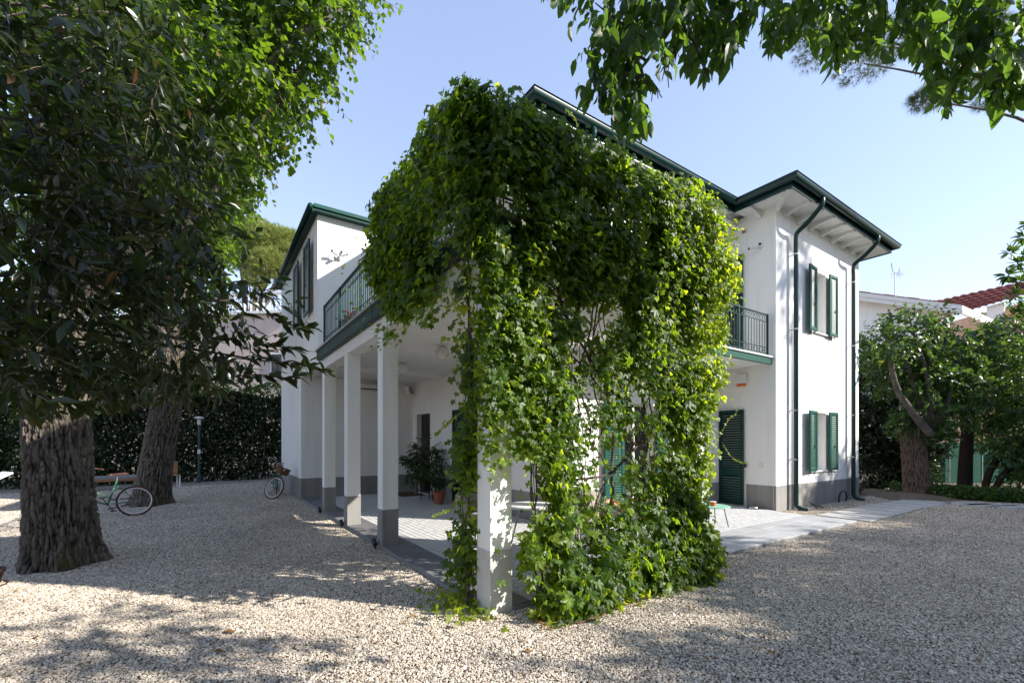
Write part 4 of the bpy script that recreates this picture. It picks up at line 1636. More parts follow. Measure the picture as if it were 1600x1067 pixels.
def vis3(P):
    x, y, d = pix(P)
    lim = np.interp(x, [-300, 0, 350, 420, 520], [660, 650, 625, 600, 590])
    return (d > 1.5) & (y < lim) & (x < 470)


P, D, N, TW = twigs(cl3, 24, 9, .36, .35, .3)
k = vis3(P)
P, D, N = P[k], D[k], N[k]
# two shoots that stick out in front of the house
ex = []
for pp, d in (([(400, 470), (440, 505), (470, 515), (486, 512)], 3.2), ([(370, 560), (430, 565), (470, 570), (512, 582)], 3.1), ([(380, 520), (420, 540), (460, 545), (490, 575)], 3.15), ([(360, 590), (400, 585), (440, 590), (470, 588)], 3.3)):
    q = [W(x, y, d + .05 * i) for i, (x, y) in enumerate(pp)]
    b = bez(q, 7)
    lm2 = MB().tube(b, .004, 5)
    obj('shoot', lm2, M_TWIG, t3)
    for i, p in enumerate(b[1:]):
        for rep in range(2):
            tdir = np.array(b[min(i + 2, len(b) - 1)]) - np.array(b[i])
            tdir = unit(tdir + 1e-6)
            ex.append((np.array(p), tdir * .9 + RNG.normal(size=3) * .45, np.array((0, 0, .9)) + RNG.normal(size=3) * .5))
P = np.concatenate([P, np.array([e[0] for e in ex])])
D = np.concatenate([D, np.array([e[1] for e in ex])])
N = np.concatenate([N, np.array([e[2] for e in ex])])
s = .088 * np.exp(RNG.normal(size=len(P)) * .25)
px_, py_, d_ = pix(P)
inn = (px_ > 0) & (px_ < 600) & (py_ > 0) & (py_ < 680)
o_ = np.argsort(-np.where(inn, s / d_, 0))[:200]
sel = np.zeros(len(P), bool)
sel[o_] = True
leaf_parts(P[sel], D[sel], N[sel], s[sel] * 1.05, TP_LONG, LEAF_MAG, t3, 'bay')
leaves('foliage', P[~sel], D[~sel], N[~sel], s[~sel], TP_LONG, LEAF_MAG, t3)
k = RNG.random(len(TW)) < .7
TWk = TW[k]
obj('twigs', twig_mesh(TWk[vis3(TWk.mean(1))], .003), M_TWIG, t3, kind='stuff')

# --- box elder whose branches hang into the top right
t4 = thing('boxelder_tree', 'box elder with hanging leafy branches across the top right', 'tree', (10.5, -7.0, 0))
trunk('trunk', (10.5, -7.0, 0), (10.2, -6.9, 4.4), .24, .18, M_BARK2, t4, .25, 40, 24, .02)
lm = MB()
cl4 = []
spec = [(960, 60, 3.3, .15), (990, 120, 3.4, .16), (930, 130, 3.4, .10), (1010, 30, 3.3, .2), (985, 165, 3.45, .11), (950, 150, 3.4, .09), (1000, 180, 3.45, .08), (975, 95, 3.4, .13), (1010, 140, 3.4, .1), (930, 100, 3.4, .08), (1090, 40, 3.5, .22), (1100, 90, 3.6, .14), (1110, 125, 3.6, .07), (1180, 20, 3.5, .24), (1190, 60, 3.6, .12), (1280, 20, 3.6, .26), (1320, 70, 3.6, .16), (1370, 30, 3.6, .26),
        (1380, 90, 3.7, .1), (1460, 40, 3.7, .28), (1500, 100, 3.7, .24), (1560, 60, 3.7, .32), (1590, 120, 3.7, .22), (1540, 145, 3.8, .14), (1480, 165, 3.8, .1), (1640, 40, 3.6, .3), (950, -60, 3.3, .3), (1100, -70, 3.5, .35), (1250, -70, 3.6, .4), (1400, -70, 3.6, .4), (1550, -60, 3.6, .4), (1040, -20, 3.4, .25), (930, 5, 3.3, .14)]
for i, (px, py, d, r) in enumerate(spec):
    cl4.append((W(px, py, d), r))
main = [(10.2, -6.9, 4.2), (7.0, -6.0, 5.6), W(1560, -90, 3.9), W(1300, -110, 3.7), W(1100, -60, 3.5), W(1050, 40, 3.45), W(985, 130, 3.4)]
pts = bez(main, 8)
lm.tube(pts, np.linspace(.10, .006, len(pts)), 8)
for (c, r) in cl4[::2]:
    q = np.array(pts[int(len(pts) * (.45 + .5 * RNG.random()))])
    d2 = [np.linalg.norm(np.array(p) - c) for p in pts]
    q = np.array(pts[max(0, int(np.argmin(d2)) - 2)])
    limb(lm, q, c, .012, .004, 6, .2, 5)
obj('limbs', lm, CL, t4, smooth=True)
# outer crown near the trunk, plus unseen overhead clumps added to shade bay and gravel
big = [((2.84, -5.05, 4.7), .5), ((3.6, -6.5, 5.2), .42), ((1.0, -3.8, 5.4), .7), ((-.2, -3.4, 4.8), .5), ((.2, -3.2, 5.9), .55), ((1.6, -4.6, 5.8), .6), ((10.4, -7.2, 6.0), 1.0), ((9.4, -7.6, 5.2), .8)]
for c, r in big:
    limb(lm, (10.2, -6.9, 4.2), c, .05, .012, 8, .2, 6)
P, D, N, TW = twigs(cl4, 27, 10, .32, .8, .2, up=.35, wild=.6)
TW4 = TW
D = D + np.array((0, 0, -.5))
x_, y_, dd = pix(P)
lim = np.interp(x_, [880, 905, 960, 1000, 1030, 1045, 1085, 1110, 1135, 1160, 1215, 1245, 1300, 1350, 1400, 1430, 1460, 1530, 1570, 1620], [20, 150, 190, 215, 190, 110, 120, 140, 95, 70, 85, 60, 110, 85, 95, 70, 190, 150, 175, 160])
k = (y_ < lim - 10) & (dd > 1.5)
P, D, N = P[k], D[k], N[k]
s = .105 * np.exp(RNG.normal(size=len(P)) * .28)
px_, py_, d_ = pix(P)
inn = (px_ > 880) & (px_ < 1600) & (py_ > 0)
o_ = np.argsort(-np.where(inn, s / d_, 0))[:200]
sel = np.zeros(len(P), bool)
sel[o_] = True
leaf_parts(P[sel], D[sel], N[sel], s[sel], TP_BOX, LEAF_MAP, t4, 'map')
leaves('foliage', P[~sel], D[~sel], N[~sel], s[~sel], TP_BOX, LEAF_MAP, t4)
tree_crown(t4, big, 22, 9, .45, .4, .12, TP_SIMPLE, LEAF_MAP, 0, .3, name='crown')
x4, y4, d4 = pix(TW4[:, 1])
l4 = np.interp(x4, [880, 905, 960, 1000, 1030, 1045, 1085, 1110, 1135, 1160, 1215, 1245, 1300, 1350, 1400, 1430, 1460, 1530, 1570, 1620], [20, 150, 190, 215, 190, 110, 120, 140, 95, 70, 85, 60, 110, 85, 95, 70, 190, 150, 175, 160])
obj('twigs', twig_mesh(TW4[(y4 < l4 - 15) & (d4 > 1.5)], .0022), M_TWIG, t4, kind='stuff')
kl = MB()
for px, py in ((1052, 70), (1046, 85), (1065, 60), (1040, 100), (1022, 130), (1545, 70), (1555, 95), (1535, 110), (1330, 60)):
    p = W(px, py, 3.5)
    for q in range(7):
        e = p + RNG.normal(size=3) * .03 + np.array((0, 0, -.06 - .06 * RNG.random()))
        kl.tube([p, (p + e) / 2 + RNG.normal(size=3) * .006, e], [.0015, .004, .003], 4)
obj('seed_clusters', kl, M_TWIG, t4, kind='stuff')

# --- pine boughs behind the box elder
t5 = thing('pine_tree', 'dark pine whose needled boughs show behind the top right leaves', 'tree', (19.5, -3.2, 0))
trunk('trunk', (19.5, -3.2, 0), (19.3, -3.1, 12.5), .3, .2, M_BARK2, t5, .3, 30, 30, .03)
lm = MB()
P, D, N = [], [], []
for px, py, d, r in [(1290, 70, 12, .75), (1350, 100, 12, .65), (1400, 60, 12, .8), (1320, 30, 12, .7), (1460, 150, 12, .45), (1500, 130, 12, .6), (1440, 155, 12, .3), (1520, 60, 12, .8), (1560, 150, 12, .5), (1265, 45, 12, .35)]:
    c = W(px, py, d)
    limb(lm, (19.3, -3.1, 9 + 3 * RNG.random()), c, .07, .015, 8, .15, 6)
    n = int(420 * r)
    u = unit(RNG.normal(size=(n, 3)))
    P.append(c + u * np.array((r, r, r * .55)) * RNG.random((n, 1)) ** .4)
    D.append(u + np.array((0, 0, .2)))
    N.append(RNG.normal(size=(n, 3)))
obj('limbs', lm, CL, t5, smooth=True)
P, D, N = map(np.concatenate, (P, D, N))
leaves('needles', P, D, N, RNG.uniform(.16, .26, len(P)), TP_TUFT, LEAF_PINE, t5)

# --- umbrella pine far behind on the left
t6 = thing('umbrella_pine', 'sunlit umbrella pine crown rising behind the left wing roof', 'tree', (-4.5, 36, 0))
base6 = W(390, 560, 34)
t6.location = (base6[0], base6[1], 0)
bpy.context.view_layer.update()
trunk('trunk', (base6[0], base6[1], 0), (base6[0], base6[1], 11), .4, .3, M_BARK2, t6, .3, 30, 20, .03)
lm = MB()
P, D, N = [], [], []
for px, py, d, r in [(430, 380, 34, 1.7), (400, 365, 35, 1.5), (450, 400, 34, 1.3), (420, 410, 33, 1.3), (380, 400, 34, 1.5), (455, 375, 35, 1.0), (440, 425, 34, .9), (400, 435, 33, .8), (360, 370, 35, 1.6), (470, 395, 35, .9)]:
    c = W(px, py, d)
    limb(lm, (base6[0], base6[1], 10.5), c, .16, .04, 8, .15, 6)
    n = int(560 * r * r)
    u = unit(RNG.normal(size=(n, 3)))
    P.append(c + u * np.array((r, r, r * .7)) * RNG.random((n, 1)) ** .35)
    D.append(u + np.array((0, 0, .6)))
    N.append(RNG.normal(size=(n, 3)))
obj('limbs', lm, CL, t6, smooth=True)
P, D, N = map(np.concatenate, (P, D, N))
leaves('needles', P, D, N, RNG.uniform(.28, .45, len(P)), T_tuft(14, 5, .03), LEAF_PINE2, t6)

# --- hedge at the back left
hd = thing('hedge', 'tall dark clipped hedge along the back of the gravel yard', 'hedge', (-5, 19.2, 0))


def hedge_pts(n, x0, x1, y0, y1, h, seed):
    X = RNG.uniform(x0, x1, n)
    f = RNG.random(n)
    Z = RNG.random(n) ** .8 * h
    top = h * (1 + .14 * nz(X, X * 0, .8, seed))
    Z = Z / h * top
    Y = y0 + np.abs(RNG.normal(0, .16, n)) + .22 * nz(X, Z, .9, seed + 2)
    tp = RNG.random(n) < .12
    Y = np.where(tp, RNG.uniform(y0, y1, n), Y)
    Z = np.where(tp, top - .1 * RNG.random(n), Z)
    p = np.clip(1.15 + 1.1 * nz(X, Z, 1.7, seed + 5), .15, 1)
    k = RNG.random(n) < p
    return np.stack([X, Y, Z], 1)[k]


P = np.concatenate([hedge_pts(50000, -16, 3.6, 18.7, 19.9, 3.7, 3.3), hedge_pts(38000, -16, 3.6, 19.0, 19.9, 4.0, 8.3)])
D = RNG.normal(size=(len(P), 3)) * .6 + np.array((0, -.3, .4))
N = np.array((0, -.7, .7)) + RNG.normal(size=(len(P), 3)) * .5
leaves('foliage', P, D, N, .15 * np.exp(RNG.normal(size=len(P)) * .25), TP_FOLD, LEAF_HEDGE, hd)
tw = MB()
for i in range(260):
    x = RNG.uniform(-16, 3.6)
    tw.tube([(x, 19.3, 0), (x + RNG.normal() * .2, 19.3 + RNG.normal() * .15, 1.5), (x + RNG.normal() * .4, 19.2 + RNG.normal() * .2, 3.1)], [.03, .02, .008], 4, cap=False)
obj('hedge_stems', tw, M_TWIG, hd, kind='stuff')
ev = thing('evergreen_tree', 'dark evergreen crown rising behind the back hedge at the left', 'tree', (-9, 23, 0))
ec = [(W(px, py, d), rr) for px, py, d, rr in [(90, 560, 23, 1.4), (180, 560, 23, 1.3), (260, 575, 23, 1.1), (330, 590, 23, .8), (30, 520, 23, 1.5), (140, 500, 24, 1.4), (240, 520, 24, 1.1)]]
tk = W(150, 691, 23.5)
ev.location = (tk[0], tk[1], 0)
trunk('trunk', (tk[0], tk[1], 0), (tk[0], tk[1], 5.5), .25, .15, M_BARK2, ev, .3, 30, 20, .02)
tree_crown(ev, ec, 13, 8, .5, .2, .17, TP_SIMPLE, LEAF_HEDGE, .008, .3)
bh = thing('bush', 'bright leafy shrub at the left edge in front of the hedge', 'bush', (-9.0, 15.5, 0))
tree_crown(bh, [(W(-15, 640, 17), .9), (W(-40, 690, 17), 1.0), (W(10, 690, 18), .6)], 16, 8, .4, .2, .11, TP_SIMPLE, LEAF_BUSH, .005)

# --- row of garden trees out of view on the sunny side: their shade lies on the gravel
cl = []
x = 7.0
tl_ = MB()
while x < 25:
    h = .25 + np.interp(x, [7, 9, 12, 16, 19, 21, 25], [5.7, 5.7, 6.0, 6.45, 6.9, 8.6, 9.2]) + RNG.normal() * .25
    yb = -9.6 + RNG.normal() * .3
    tl_.tube([(x, yb, 0), (x + .1, yb, h * .6)], [.14, .08], 7)
    for zc in np.arange(1.2, h - .3, 1.1):
        cl.append(((x + RNG.normal() * .35, yb + RNG.normal() * .35, zc), (.95, .9, .8)))
    cl.append(((x, yb, h - .55), (.6, .6, .55)))
    x += .8 + .2 * RNG.random()
cl.append(((20.3, -10.8, 14.9), (.5, .5, 1.2)))
tl_.tube([(20.3, -10.8, 0), (20.3, -10.8, 14)], [.2, .05], 7)
x = -17.0  # second row behind the camera, added out of view to cut sky light
while x < 2.6:
    h = 6.2 + RNG.normal() * .6
    yb = -9.2 + RNG.normal() * .5
    tl_.tube([(x, yb, 0), (x + .1, yb, h * .6)], [.18, .1], 7)
    for zc in np.arange(1.8, h, 1.5):
        cl.append(((x + RNG.normal() * .5, yb + RNG.normal() * .5, zc), (1.3, 1.2, 1.1)))
    x += 1.9
P, D, N, TW = twigs(cl, 13, 8, .5, .3, .15)
tline = leaves('garden_treeline', P, D, N, (.21) * np.exp(RNG.normal(size=len(P)) * .2), TP_FOLD, LEAF_BUSH, None, loc=(16, -9.6, 0))
tline['label'] = 'leafy line of garden trees beyond the gravel yard, plus an unseen row added to dim the sky'
tt = obj('trunks', tl_, M_BARK2, tline, kind='stuff')

# --- right background: trees and shrubs beside the right wing
tr = thing('pollard_tree', 'stout brown tree trunk with a curved limb beyond the right wing', 'tree', (15.2, .75, 0))
trunk('trunk', (15.15, .75, .0), (15.45, .95, 1.95), .31, .28, M_BARK2, tr, .22, 200, 90, .03, 1.0)
lm = MB()
q = [W(1455, 680, 13.0), W(1430, 650, 13.0), W(1403, 610, 13.1), W(1393, 570, 13.2), W(1390, 530, 13.3)]
b = bez(q, 6)
lm.tube(b, np.linspace(.11, .05, len(b)), 9)
for px, py, d in [(1385, 500, 13.4), (1420, 490, 13.6), (1480, 520, 13.6), (1500, 560, 13.4), (1450, 540, 13.3)]:
    limb(lm, W(1460, 670, 13.2), W(px, py, d), .09, .02, 8, .2, 7)
obj('limbs', lm, CL, tr, smooth=True)
clr = [(W(px, py, d), r) for px, py, d, r in [(1375, 540, 13.3, .55), (1420, 520, 13.6, .7), (1470, 560, 13.8, .75), (1440, 600, 13.4, .6), (1500, 600, 13.6, .7), (1530, 540, 14, .7), (1480, 650, 13.2, .5), (1460, 500, 13.8, .28), (1400, 580, 14, .6), (1560, 580, 14, .7), (1425, 655, 13.4, .4)]]
tree_crown(tr, clr, 27, 9, .42, .3, .105, T_simple(.42, .06, .14), LEAF_BUSH, .005, .35)

ts = thing('young_tree', 'slim reddish trunk forking in front of the green netting', 'tree', (17.0, .35, 0))
pb = W(1507, 770, 14.2)
ts.location = (pb[0], pb[1], 0)
lm = MB()
b = bez([(pb[0], pb[1], -.02), W(1510, 700, 14.2), W(1515, 650, 14.2), W(1535, 600, 14.3)], 6)
lm.tube(b, np.linspace(.19, .10, len(b)), 12)
b2 = bez([W(1512, 670, 14.2), W(1503, 640, 14.3), W(1500, 590, 14.5)], 5)
lm.tube(b2, np.linspace(.12, .04, len(b2)), 8)
obj('trunk', lm, M_BARK2, ts, smooth=True)
cls_ = [(W(px, py, d), r) for px, py, d, r in [(1540, 560, 15, .8), (1580, 540, 15, .8), (1560, 620, 15, .7), (1600, 600, 15, .8), (1520, 610, 15.2, .6), (1590, 500, 15.5, .5), (1620, 540, 15, .8), (1500, 650, 16.5, .6), (1545, 670, 16.5, .55), (1490, 560, 16.5, .8), (1590, 650, 16, .6)]]
for c, r in cls_:
    pass
tree_crown(ts, cls_, 24, 9, .42, .3, .11, TP_SIMPLE, LEAF_BUSH, .005, .35)

sh = thing('laurel_shrub', 'dark laurel shrub filling the corner behind the white right wing', 'bush', (16.2, 2.8, 0))
clsh = [(W(px, py, d), r) for px, py, d, r in [(1365, 660, 16, .8), (1400, 690, 16, .9), (1360, 730, 16, .7), (1420, 740, 16, .7), (1385, 610, 16.5, .9), (1350, 570, 16.5, .7), (1430, 640, 16.5, .8), (1340, 640, 16.5, .6), (1345, 700, 17, .8), (1400, 755, 15.5, .35), (1450, 600, 17, .8), (1440, 690, 17.2, .8), (1400, 560, 17, .7)]]
tree_crown(sh, clsh, 34, 9, .4, .1, .13, TP_SIMPLE, LEAF_HEDGE, .006, .35)
sh2 = thing('laurel_shrub', 'spreading shrub with crooked bare stems at the right edge', 'bush', (18.2, -.6, 0))
q0 = W(1538, 768, 13.6)
lm = MB()
lm.tube(bez([q0, W(1545, 740, 13.6), W(1556, 720, 13.7)], 5), .09, 8)
q1 = W(1552, 770, 13.4)
lm.tube(bez([q1, W(1565, 745, 13.4), W(1585, 720, 13.5), W(1600, 690, 13.6)], 5), .08, 8)
obj('stems', lm, M_BARK2, sh2, smooth=True)
clsh2 = [(W(px, py, d), r) for px, py, d, r in [(1570, 690, 13.6, .5), (1600, 670, 13.6, .7), (1590, 730, 13.3, .45), (1620, 720, 13.3, .6), (1560, 640, 14, .5), (1610, 620, 14, .7), (1600, 765, 13, .3)]]
tree_crown(sh2, clsh2, 28, 9, .35, .1, .13, TP_LONG, LEAF_BUSH, .005, .3)
lq = thing('loquat_tree', 'dark spiky leaf rosettes poking in at the right edge above the roofs', 'tree', (20.5, -2.2, 0))
c0 = W(1680, 690, 15)
lq.location = (c0[0], c0[1], 0)
trunk('trunk', (c0[0], c0[1], 0), (c0[0], c0[1], 7), .16, .1, M_BARK2, lq, .2, 24, 16, .015)
lm = MB()
P, D, N = [], [], []
for px, py in [(1578, 395), (1590, 412), (1575, 430), (1592, 440), (1585, 462), (1600, 370), (1605, 400), (1610, 440), (1620, 470), (1600, 480), (1590, 490), (1640, 420), (1650, 460), (1608, 350)]:
    c = W(px, py, 15)
    limb(lm, (c0[0], c0[1], 5.5), c, .04, .012, 6, .15, 5)
    for q in range(26):
        u = unit(RNG.normal(size=3))
        P.append(c + u * .05)
        D.append(u + np.array((0, 0, .25)))
        N.append(np.array((0, 0, 1.)) + RNG.normal(size=3) * .4)
obj('limbs', lm, CL, lq, smooth=True)
leaves('foliage', np.array(P), np.array(D), np.array(N), RNG.uniform(.2, .34, len(P)), TP_LONG, LEAF_BUSH, lq)

# ground ivy strip along the right edge
n = 9000
u = RNG.random(n)
pa, pb_ = W(1468, 782, 12.7), W(1660, 792, 11.4)
X = pa[0] + (pb_[0] - pa[0]) * u
Y = pa[1] + (pb_[1] - pa[1]) * u
v = RNG.random(n) ** 1.2
X = X + sy * v * 1.7 + .1 * RNG.normal(size=n)
Y = Y + cy * v * 1.7 + .1 * RNG.normal(size=n)
P = np.stack([X, Y, .04 + .26 * RNG.random(n) * np.minimum(1, v * 5 + .3)], 1)
gi_ = leaves('ground_ivy', P, RNG.normal(size=(n, 3)) + np.array((0, -.3, .3)), np.array((0, -.3, 1)) + RNG.normal(size=(n, 3)) * .45, RNG.uniform(.07, .13, n), TP_SIMPLE, LEAF_IVY, None, loc=(18, -.5, 0))
gi_['label'] = 'low leafy ground cover edging the gravel at the right'
n = 1500
P = np.stack([RNG.uniform(13.4, 15.0, n), RNG.uniform(2.0, 3.4, n), .03 + .22 * RNG.random(n)], 1)
gi2 = leaves('ground_ivy', P, RNG.normal(size=(n, 3)) + np.array((0, -.3, .3)), np.array((0, -.3, 1)) + RNG.normal(size=(n, 3)) * .45, RNG.uniform(.07, .13, n), TP_SIMPLE, LEAF_HEDGE, None, loc=(14, 2.6, 0))
gi2['label'] = 'low dark ground cover under the laurel shrub'

# netting fence
nf = thing('netting_fence', 'green netting fence with grey posts behind the slim trunk', 'fence', (21, 2, 0))
fa, fb = W(1425, 764, 17.8), W(1680, 764, 17.5)
dv = unit((fb - fa)[:2])
mb = MB()
nseg = 40
for i in range(nseg):
    p = fa + (fb - fa) * i / nseg
    q = fa + (fb - fa) * (i + 1) / nseg
    o1 = .006 * math.sin(i * .7)
    o2 = .006 * math.sin((i + 1) * .7)
    mb.quad((p[0], p[1] + o1, 0), (q[0], q[1] + o2, 0), (q[0], q[1] + o2, 1.58), (p[0], p[1] + o1, 1.6))
obj('netting', mb, M_NET, nf, smooth=True)
for px in (1483, 1534, 1590, 1650):
    p = W(px, 764, 17.42)
    obj('fence_post', MB().tube([(p[0], p[1], 0), (p[0], p[1], 1.68)], .028, 8), M_STEEL, nf)

# ================================================================== NEIGHBOURING BUILDINGS
def shift(a, d):
    return (a[0] + d[0], a[1] + d[1])


nb = thing('neighbour_house', 'pale neighbour house with a low white gable behind the right trees', 'house', (30, 8, 0))


def onY(px, py, Y):
    d = np.array(W(px, py, 1.0)) - np.array(CAM)
    return np.array(CAM) + d * ((Y - CAM[1]) / d[1])


ga, gb = W(1290, 451.5, 26.5), W(1500, 478, 24)
gd_ = unit((gb - ga)[:2])
gn = np.array((-gd_[1], gd_[0]))
if gn @ (np.array(CAM[:2]) - ga[:2]) < 0:
    gn = -gn


def gp(t, z, off):
    p = ga[:2] + (gb - ga)[:2] * t + gn * off
    return (p[0], p[1], z)


za, zb = float(ga[2]), float(gb[2])
mb = MB()
mb.quad(gp(0, 0, -.5), gp(.83, 0, -.5), gp(.83, zb + (za - zb) * .17 - .3, -.5), gp(0, za - .3, -.5))
obj('wall', mb, M_WALL, nb)
mb = MB()
c2_ = gp(.83, 0, -.5)
mb.quad(c2_, (c2_[0] - gn[0] * 8, c2_[1] - gn[1] * 8, 0), (c2_[0] - gn[0] * 8, c2_[1] - gn[1] * 8, zb - .1), (c2_[0], c2_[1], zb - .1))
obj('wall', mb, M_PEACH, nb)


def slab(t0, t1, o0, o1, dz0, dz1):
    v = []
    for dz in (dz0, dz1):
        for t, o in ((t0, o0), (t1, o0), (t1, o1), (t0, o1)):
            v.append(gp(t, za + (zb - za) * t + dz, o))
    return v, [(3, 2, 1, 0), (4, 5, 6, 7), (0, 1, 5, 4), (1, 2, 6, 5), (2, 3, 7, 6), (3, 0, 4, 7)]


obj('fascia', MB().add(*slab(0, 1, 0, .05, -.42, 0)), M_WHITE, nb)
obj('fascia', MB().add(*slab(0, 1, .055, .1, -.2, .03)), M_WHITE, nb)
obj('roof_slab', MB().add(*slab(0, 1, -9, -.005, -.3, -.02)), M_WHITE, nb)
for i in range(11):
    obj('verge_tile', MB().add(*slab(i * .09, i * .09 + .085, -.3, .12, .035, .075 + .02 * (i % 2))), M_TERRA, nb)
ef = MB()
e0, e1 = gb, W(1552, 504, 27.0)
e1[2] = zb
ev = unit((e1 - e0)[:2])
en = np.array((ev[1], -ev[0]))
ef.add([(e0[0] + en[0] * o, e0[1] + en[1] * o, zb + z) for o in (0, .1) for z in (-.42, .0)] + [(e1[0] + en[0] * o, e1[1] + en[1] * o, zb + z) for o in (0, .1) for z in (-.42, .0)],
       [(0, 1, 5, 4), (2, 6, 7, 3), (1, 3, 7, 5), (0, 4, 6, 2), (0, 2, 3, 1), (4, 5, 7, 6)])
obj('fascia', ef, M_WHITE, nb)
Yn = float((ga + (gb - ga) * .55)[1])
zt_ = float((ga + (gb - ga) * .55)[2])
ap = onY(1398, 465, Yn)
ap = W(1398, 468, 25.5)
Yn = float(ap[1])
zt_ = float(ap[2])
an = thing('tv_antenna', 'tv aerial on a tall mast above the white neighbour roof', 'antenna', (float(ap[0]), Yn, zt_ - .3))
k = float(W(1398, 424, 25.5)[2])
obj('mast', MB().tube([(ap[0], Yn, zt_ - .3), (ap[0], Yn, k)], .025, 6), M_STEEL, an)
am = MB().tube([(ap[0] - .4, Yn, k - .1), (ap[0] + 1.0, Yn, k - .05)], .018, 6)
for i in range(5):
    xx = ap[0] + .1 + i * .2
    am.tube([(xx, Yn - .25, k - .08), (xx, Yn + .25, k - .08)], .01, 5)
am.tube([(ap[0] - .35, Yn, k - .1), (ap[0] - .55, Yn, k + .35)], .02, 5).tube([(ap[0] - .35, Yn, k - .1), (ap[0] - .5, Yn, k - .5)], .02, 5)
am.tube([(ap[0] + .6, Yn, k - .05), (ap[0] + .8, Yn, k + .35)], .02, 5).tube([(ap[0] + .6, Yn, k - .05), (ap[0] + .85, Yn, k - .3)], .02, 5)
obj('aerial_rods', am, M_STEEL, an)

nb2 = thing('neighbour_house', 'peach house with a red tiled roof at the far right', 'house', (45, 8, 0))
D2 = 34
z2a = float(W(1512, 489, D2)[2])
bl, br = W(1512, 489, D2), W(1630, 462, D2 * .86)
z2 = z2a
br[2] = z2
tl2, tr2 = W(1462, 472, D2 + 5), W(1600, 440, D2 * .86 + 5)
zr = float(tr2[2])
tl2[2] = zr * .5 + float(tl2[2]) * .5
tr2[2] = tl2[2]
tile_roof([(bl, br, tr2, tl2)], 0, nb2, 'roof', M_TERRAL, .45, 6, 3.0)
wl, wr = W(1520, 500, D2 + .7), W(1640, 500, D2 * .86 + .7)
dvec = wr - wl
mb = MB()
mb.quad((wl[0], wl[1], 0), (wr[0], wr[1], 0), (wr[0], wr[1], z2 - .02), (wl[0], wl[1], z2 - .02))
wl2 = wl + np.array((sy, cy, 0)) * 6
mb.quad((wl[0], wl[1], 0), (wl2[0], wl2[1], 0), (wl2[0], wl2[1], z2 - .02), (wl[0], wl[1], z2 - .02))
obj('wall', mb, M_PEACH, nb2)
dn = unit(dvec)
ppw = W(1556, 492, D2 * .935 + .55)
mb = MB()
M = Matrix.Translation((ppw[0], ppw[1], float(ppw[2]))) @ Matrix.Rotation(math.atan2(dn[1], dn[0]), 4, 'Z')
obj('window', MB().obox(M, .55, .05, .75), M_WHITE, nb2)

bb = thing('terrace_building', 'white building with a balustraded roof terrace beyond the hedge', 'building', (-2, 30, 0))
bd = 27
p0, p1 = W(20, 691, bd + 3), W(470, 691, bd)
zt2 = float(W(420, 488, bd)[2])
mb = MB()
mb.quad((p0[0], p0[1], 0), (p1[0], p1[1], 0), (p1[0], p1[1], zt2), (p0[0], p0[1], zt2))
q0_, q1_ = p0 + np.array((sy, cy, 0)) * 8, p1 + np.array((sy, cy, 0)) * 8
mb.quad((p1[0], p1[1], 0), (q1_[0], q1_[1], 0), (q1_[0], q1_[1], zt2), (p1[0], p1[1], zt2))
mb.quad((p0[0], p0[1], zt2), (p1[0], p1[1], zt2), (q1_[0], q1_[1], zt2), (q0_[0], q0_[1], zt2))
obj('wall', mb, M_PINK, bb)
dd_ = unit(p1 - p0)
ang = math.atan2(dd_[1], dd_[0])
Lb = float(np.linalg.norm(p1 - p0))
z_r = float(W(420, 456, bd)[2])


def along(t, z, hx, hy, hz):
    p = p0 + dd_ * t
    return Matrix.Translation((p[0], p[1], z)) @ Matrix.Rotation(ang, 4, 'Z')


obj('cornice', MB().obox(along(Lb / 2, zt2 + .06, 0, 0, 0), Lb / 2 + .1, .25, .08), M_WHITE, bb)
obj('handrail', MB().obox(along(Lb / 2, z_r, 0, 0, 0), Lb / 2 + .1, .14, .07), M_WHITE, bb)
src = None
tt_ = .3
while tt_ < Lb:
    p = p0 + dd_ * tt_
    if src is None:
        hgt = z_r - .07 - zt2 - .14
        src = obj('baluster', MB().lathe((p[0], p[1], zt2 + .14), [(.07, 0), (.07, .08), (.05, .12), (.09, hgt * .4), (.05, hgt * .75), (.07, hgt - .06), (.07, hgt)], 8), M_WHITE, bb)
        s0 = p
    else:
        place('baluster', src, bb, (p[0] - s0[0], p[1] - s0[1], 0))
    tt_ += .42
for tw_ in (Lb * .93, Lb * .75, Lb * .55, Lb * .3):
    p = p0 + dd_ * tw_
    wn = obj('window', MB().obox(along(tw_, 6.2, 0, 0, 0) @ Matrix.Translation((0, -.03, 0)), .5, .05, .8), M_WHITE, bb)
    obj('pane', MB().obox(along(tw_, 6.2, 0, 0, 0) @ Matrix.Translation((0, -.09, 0)), .4, .008, .7), M_DARK, wn)

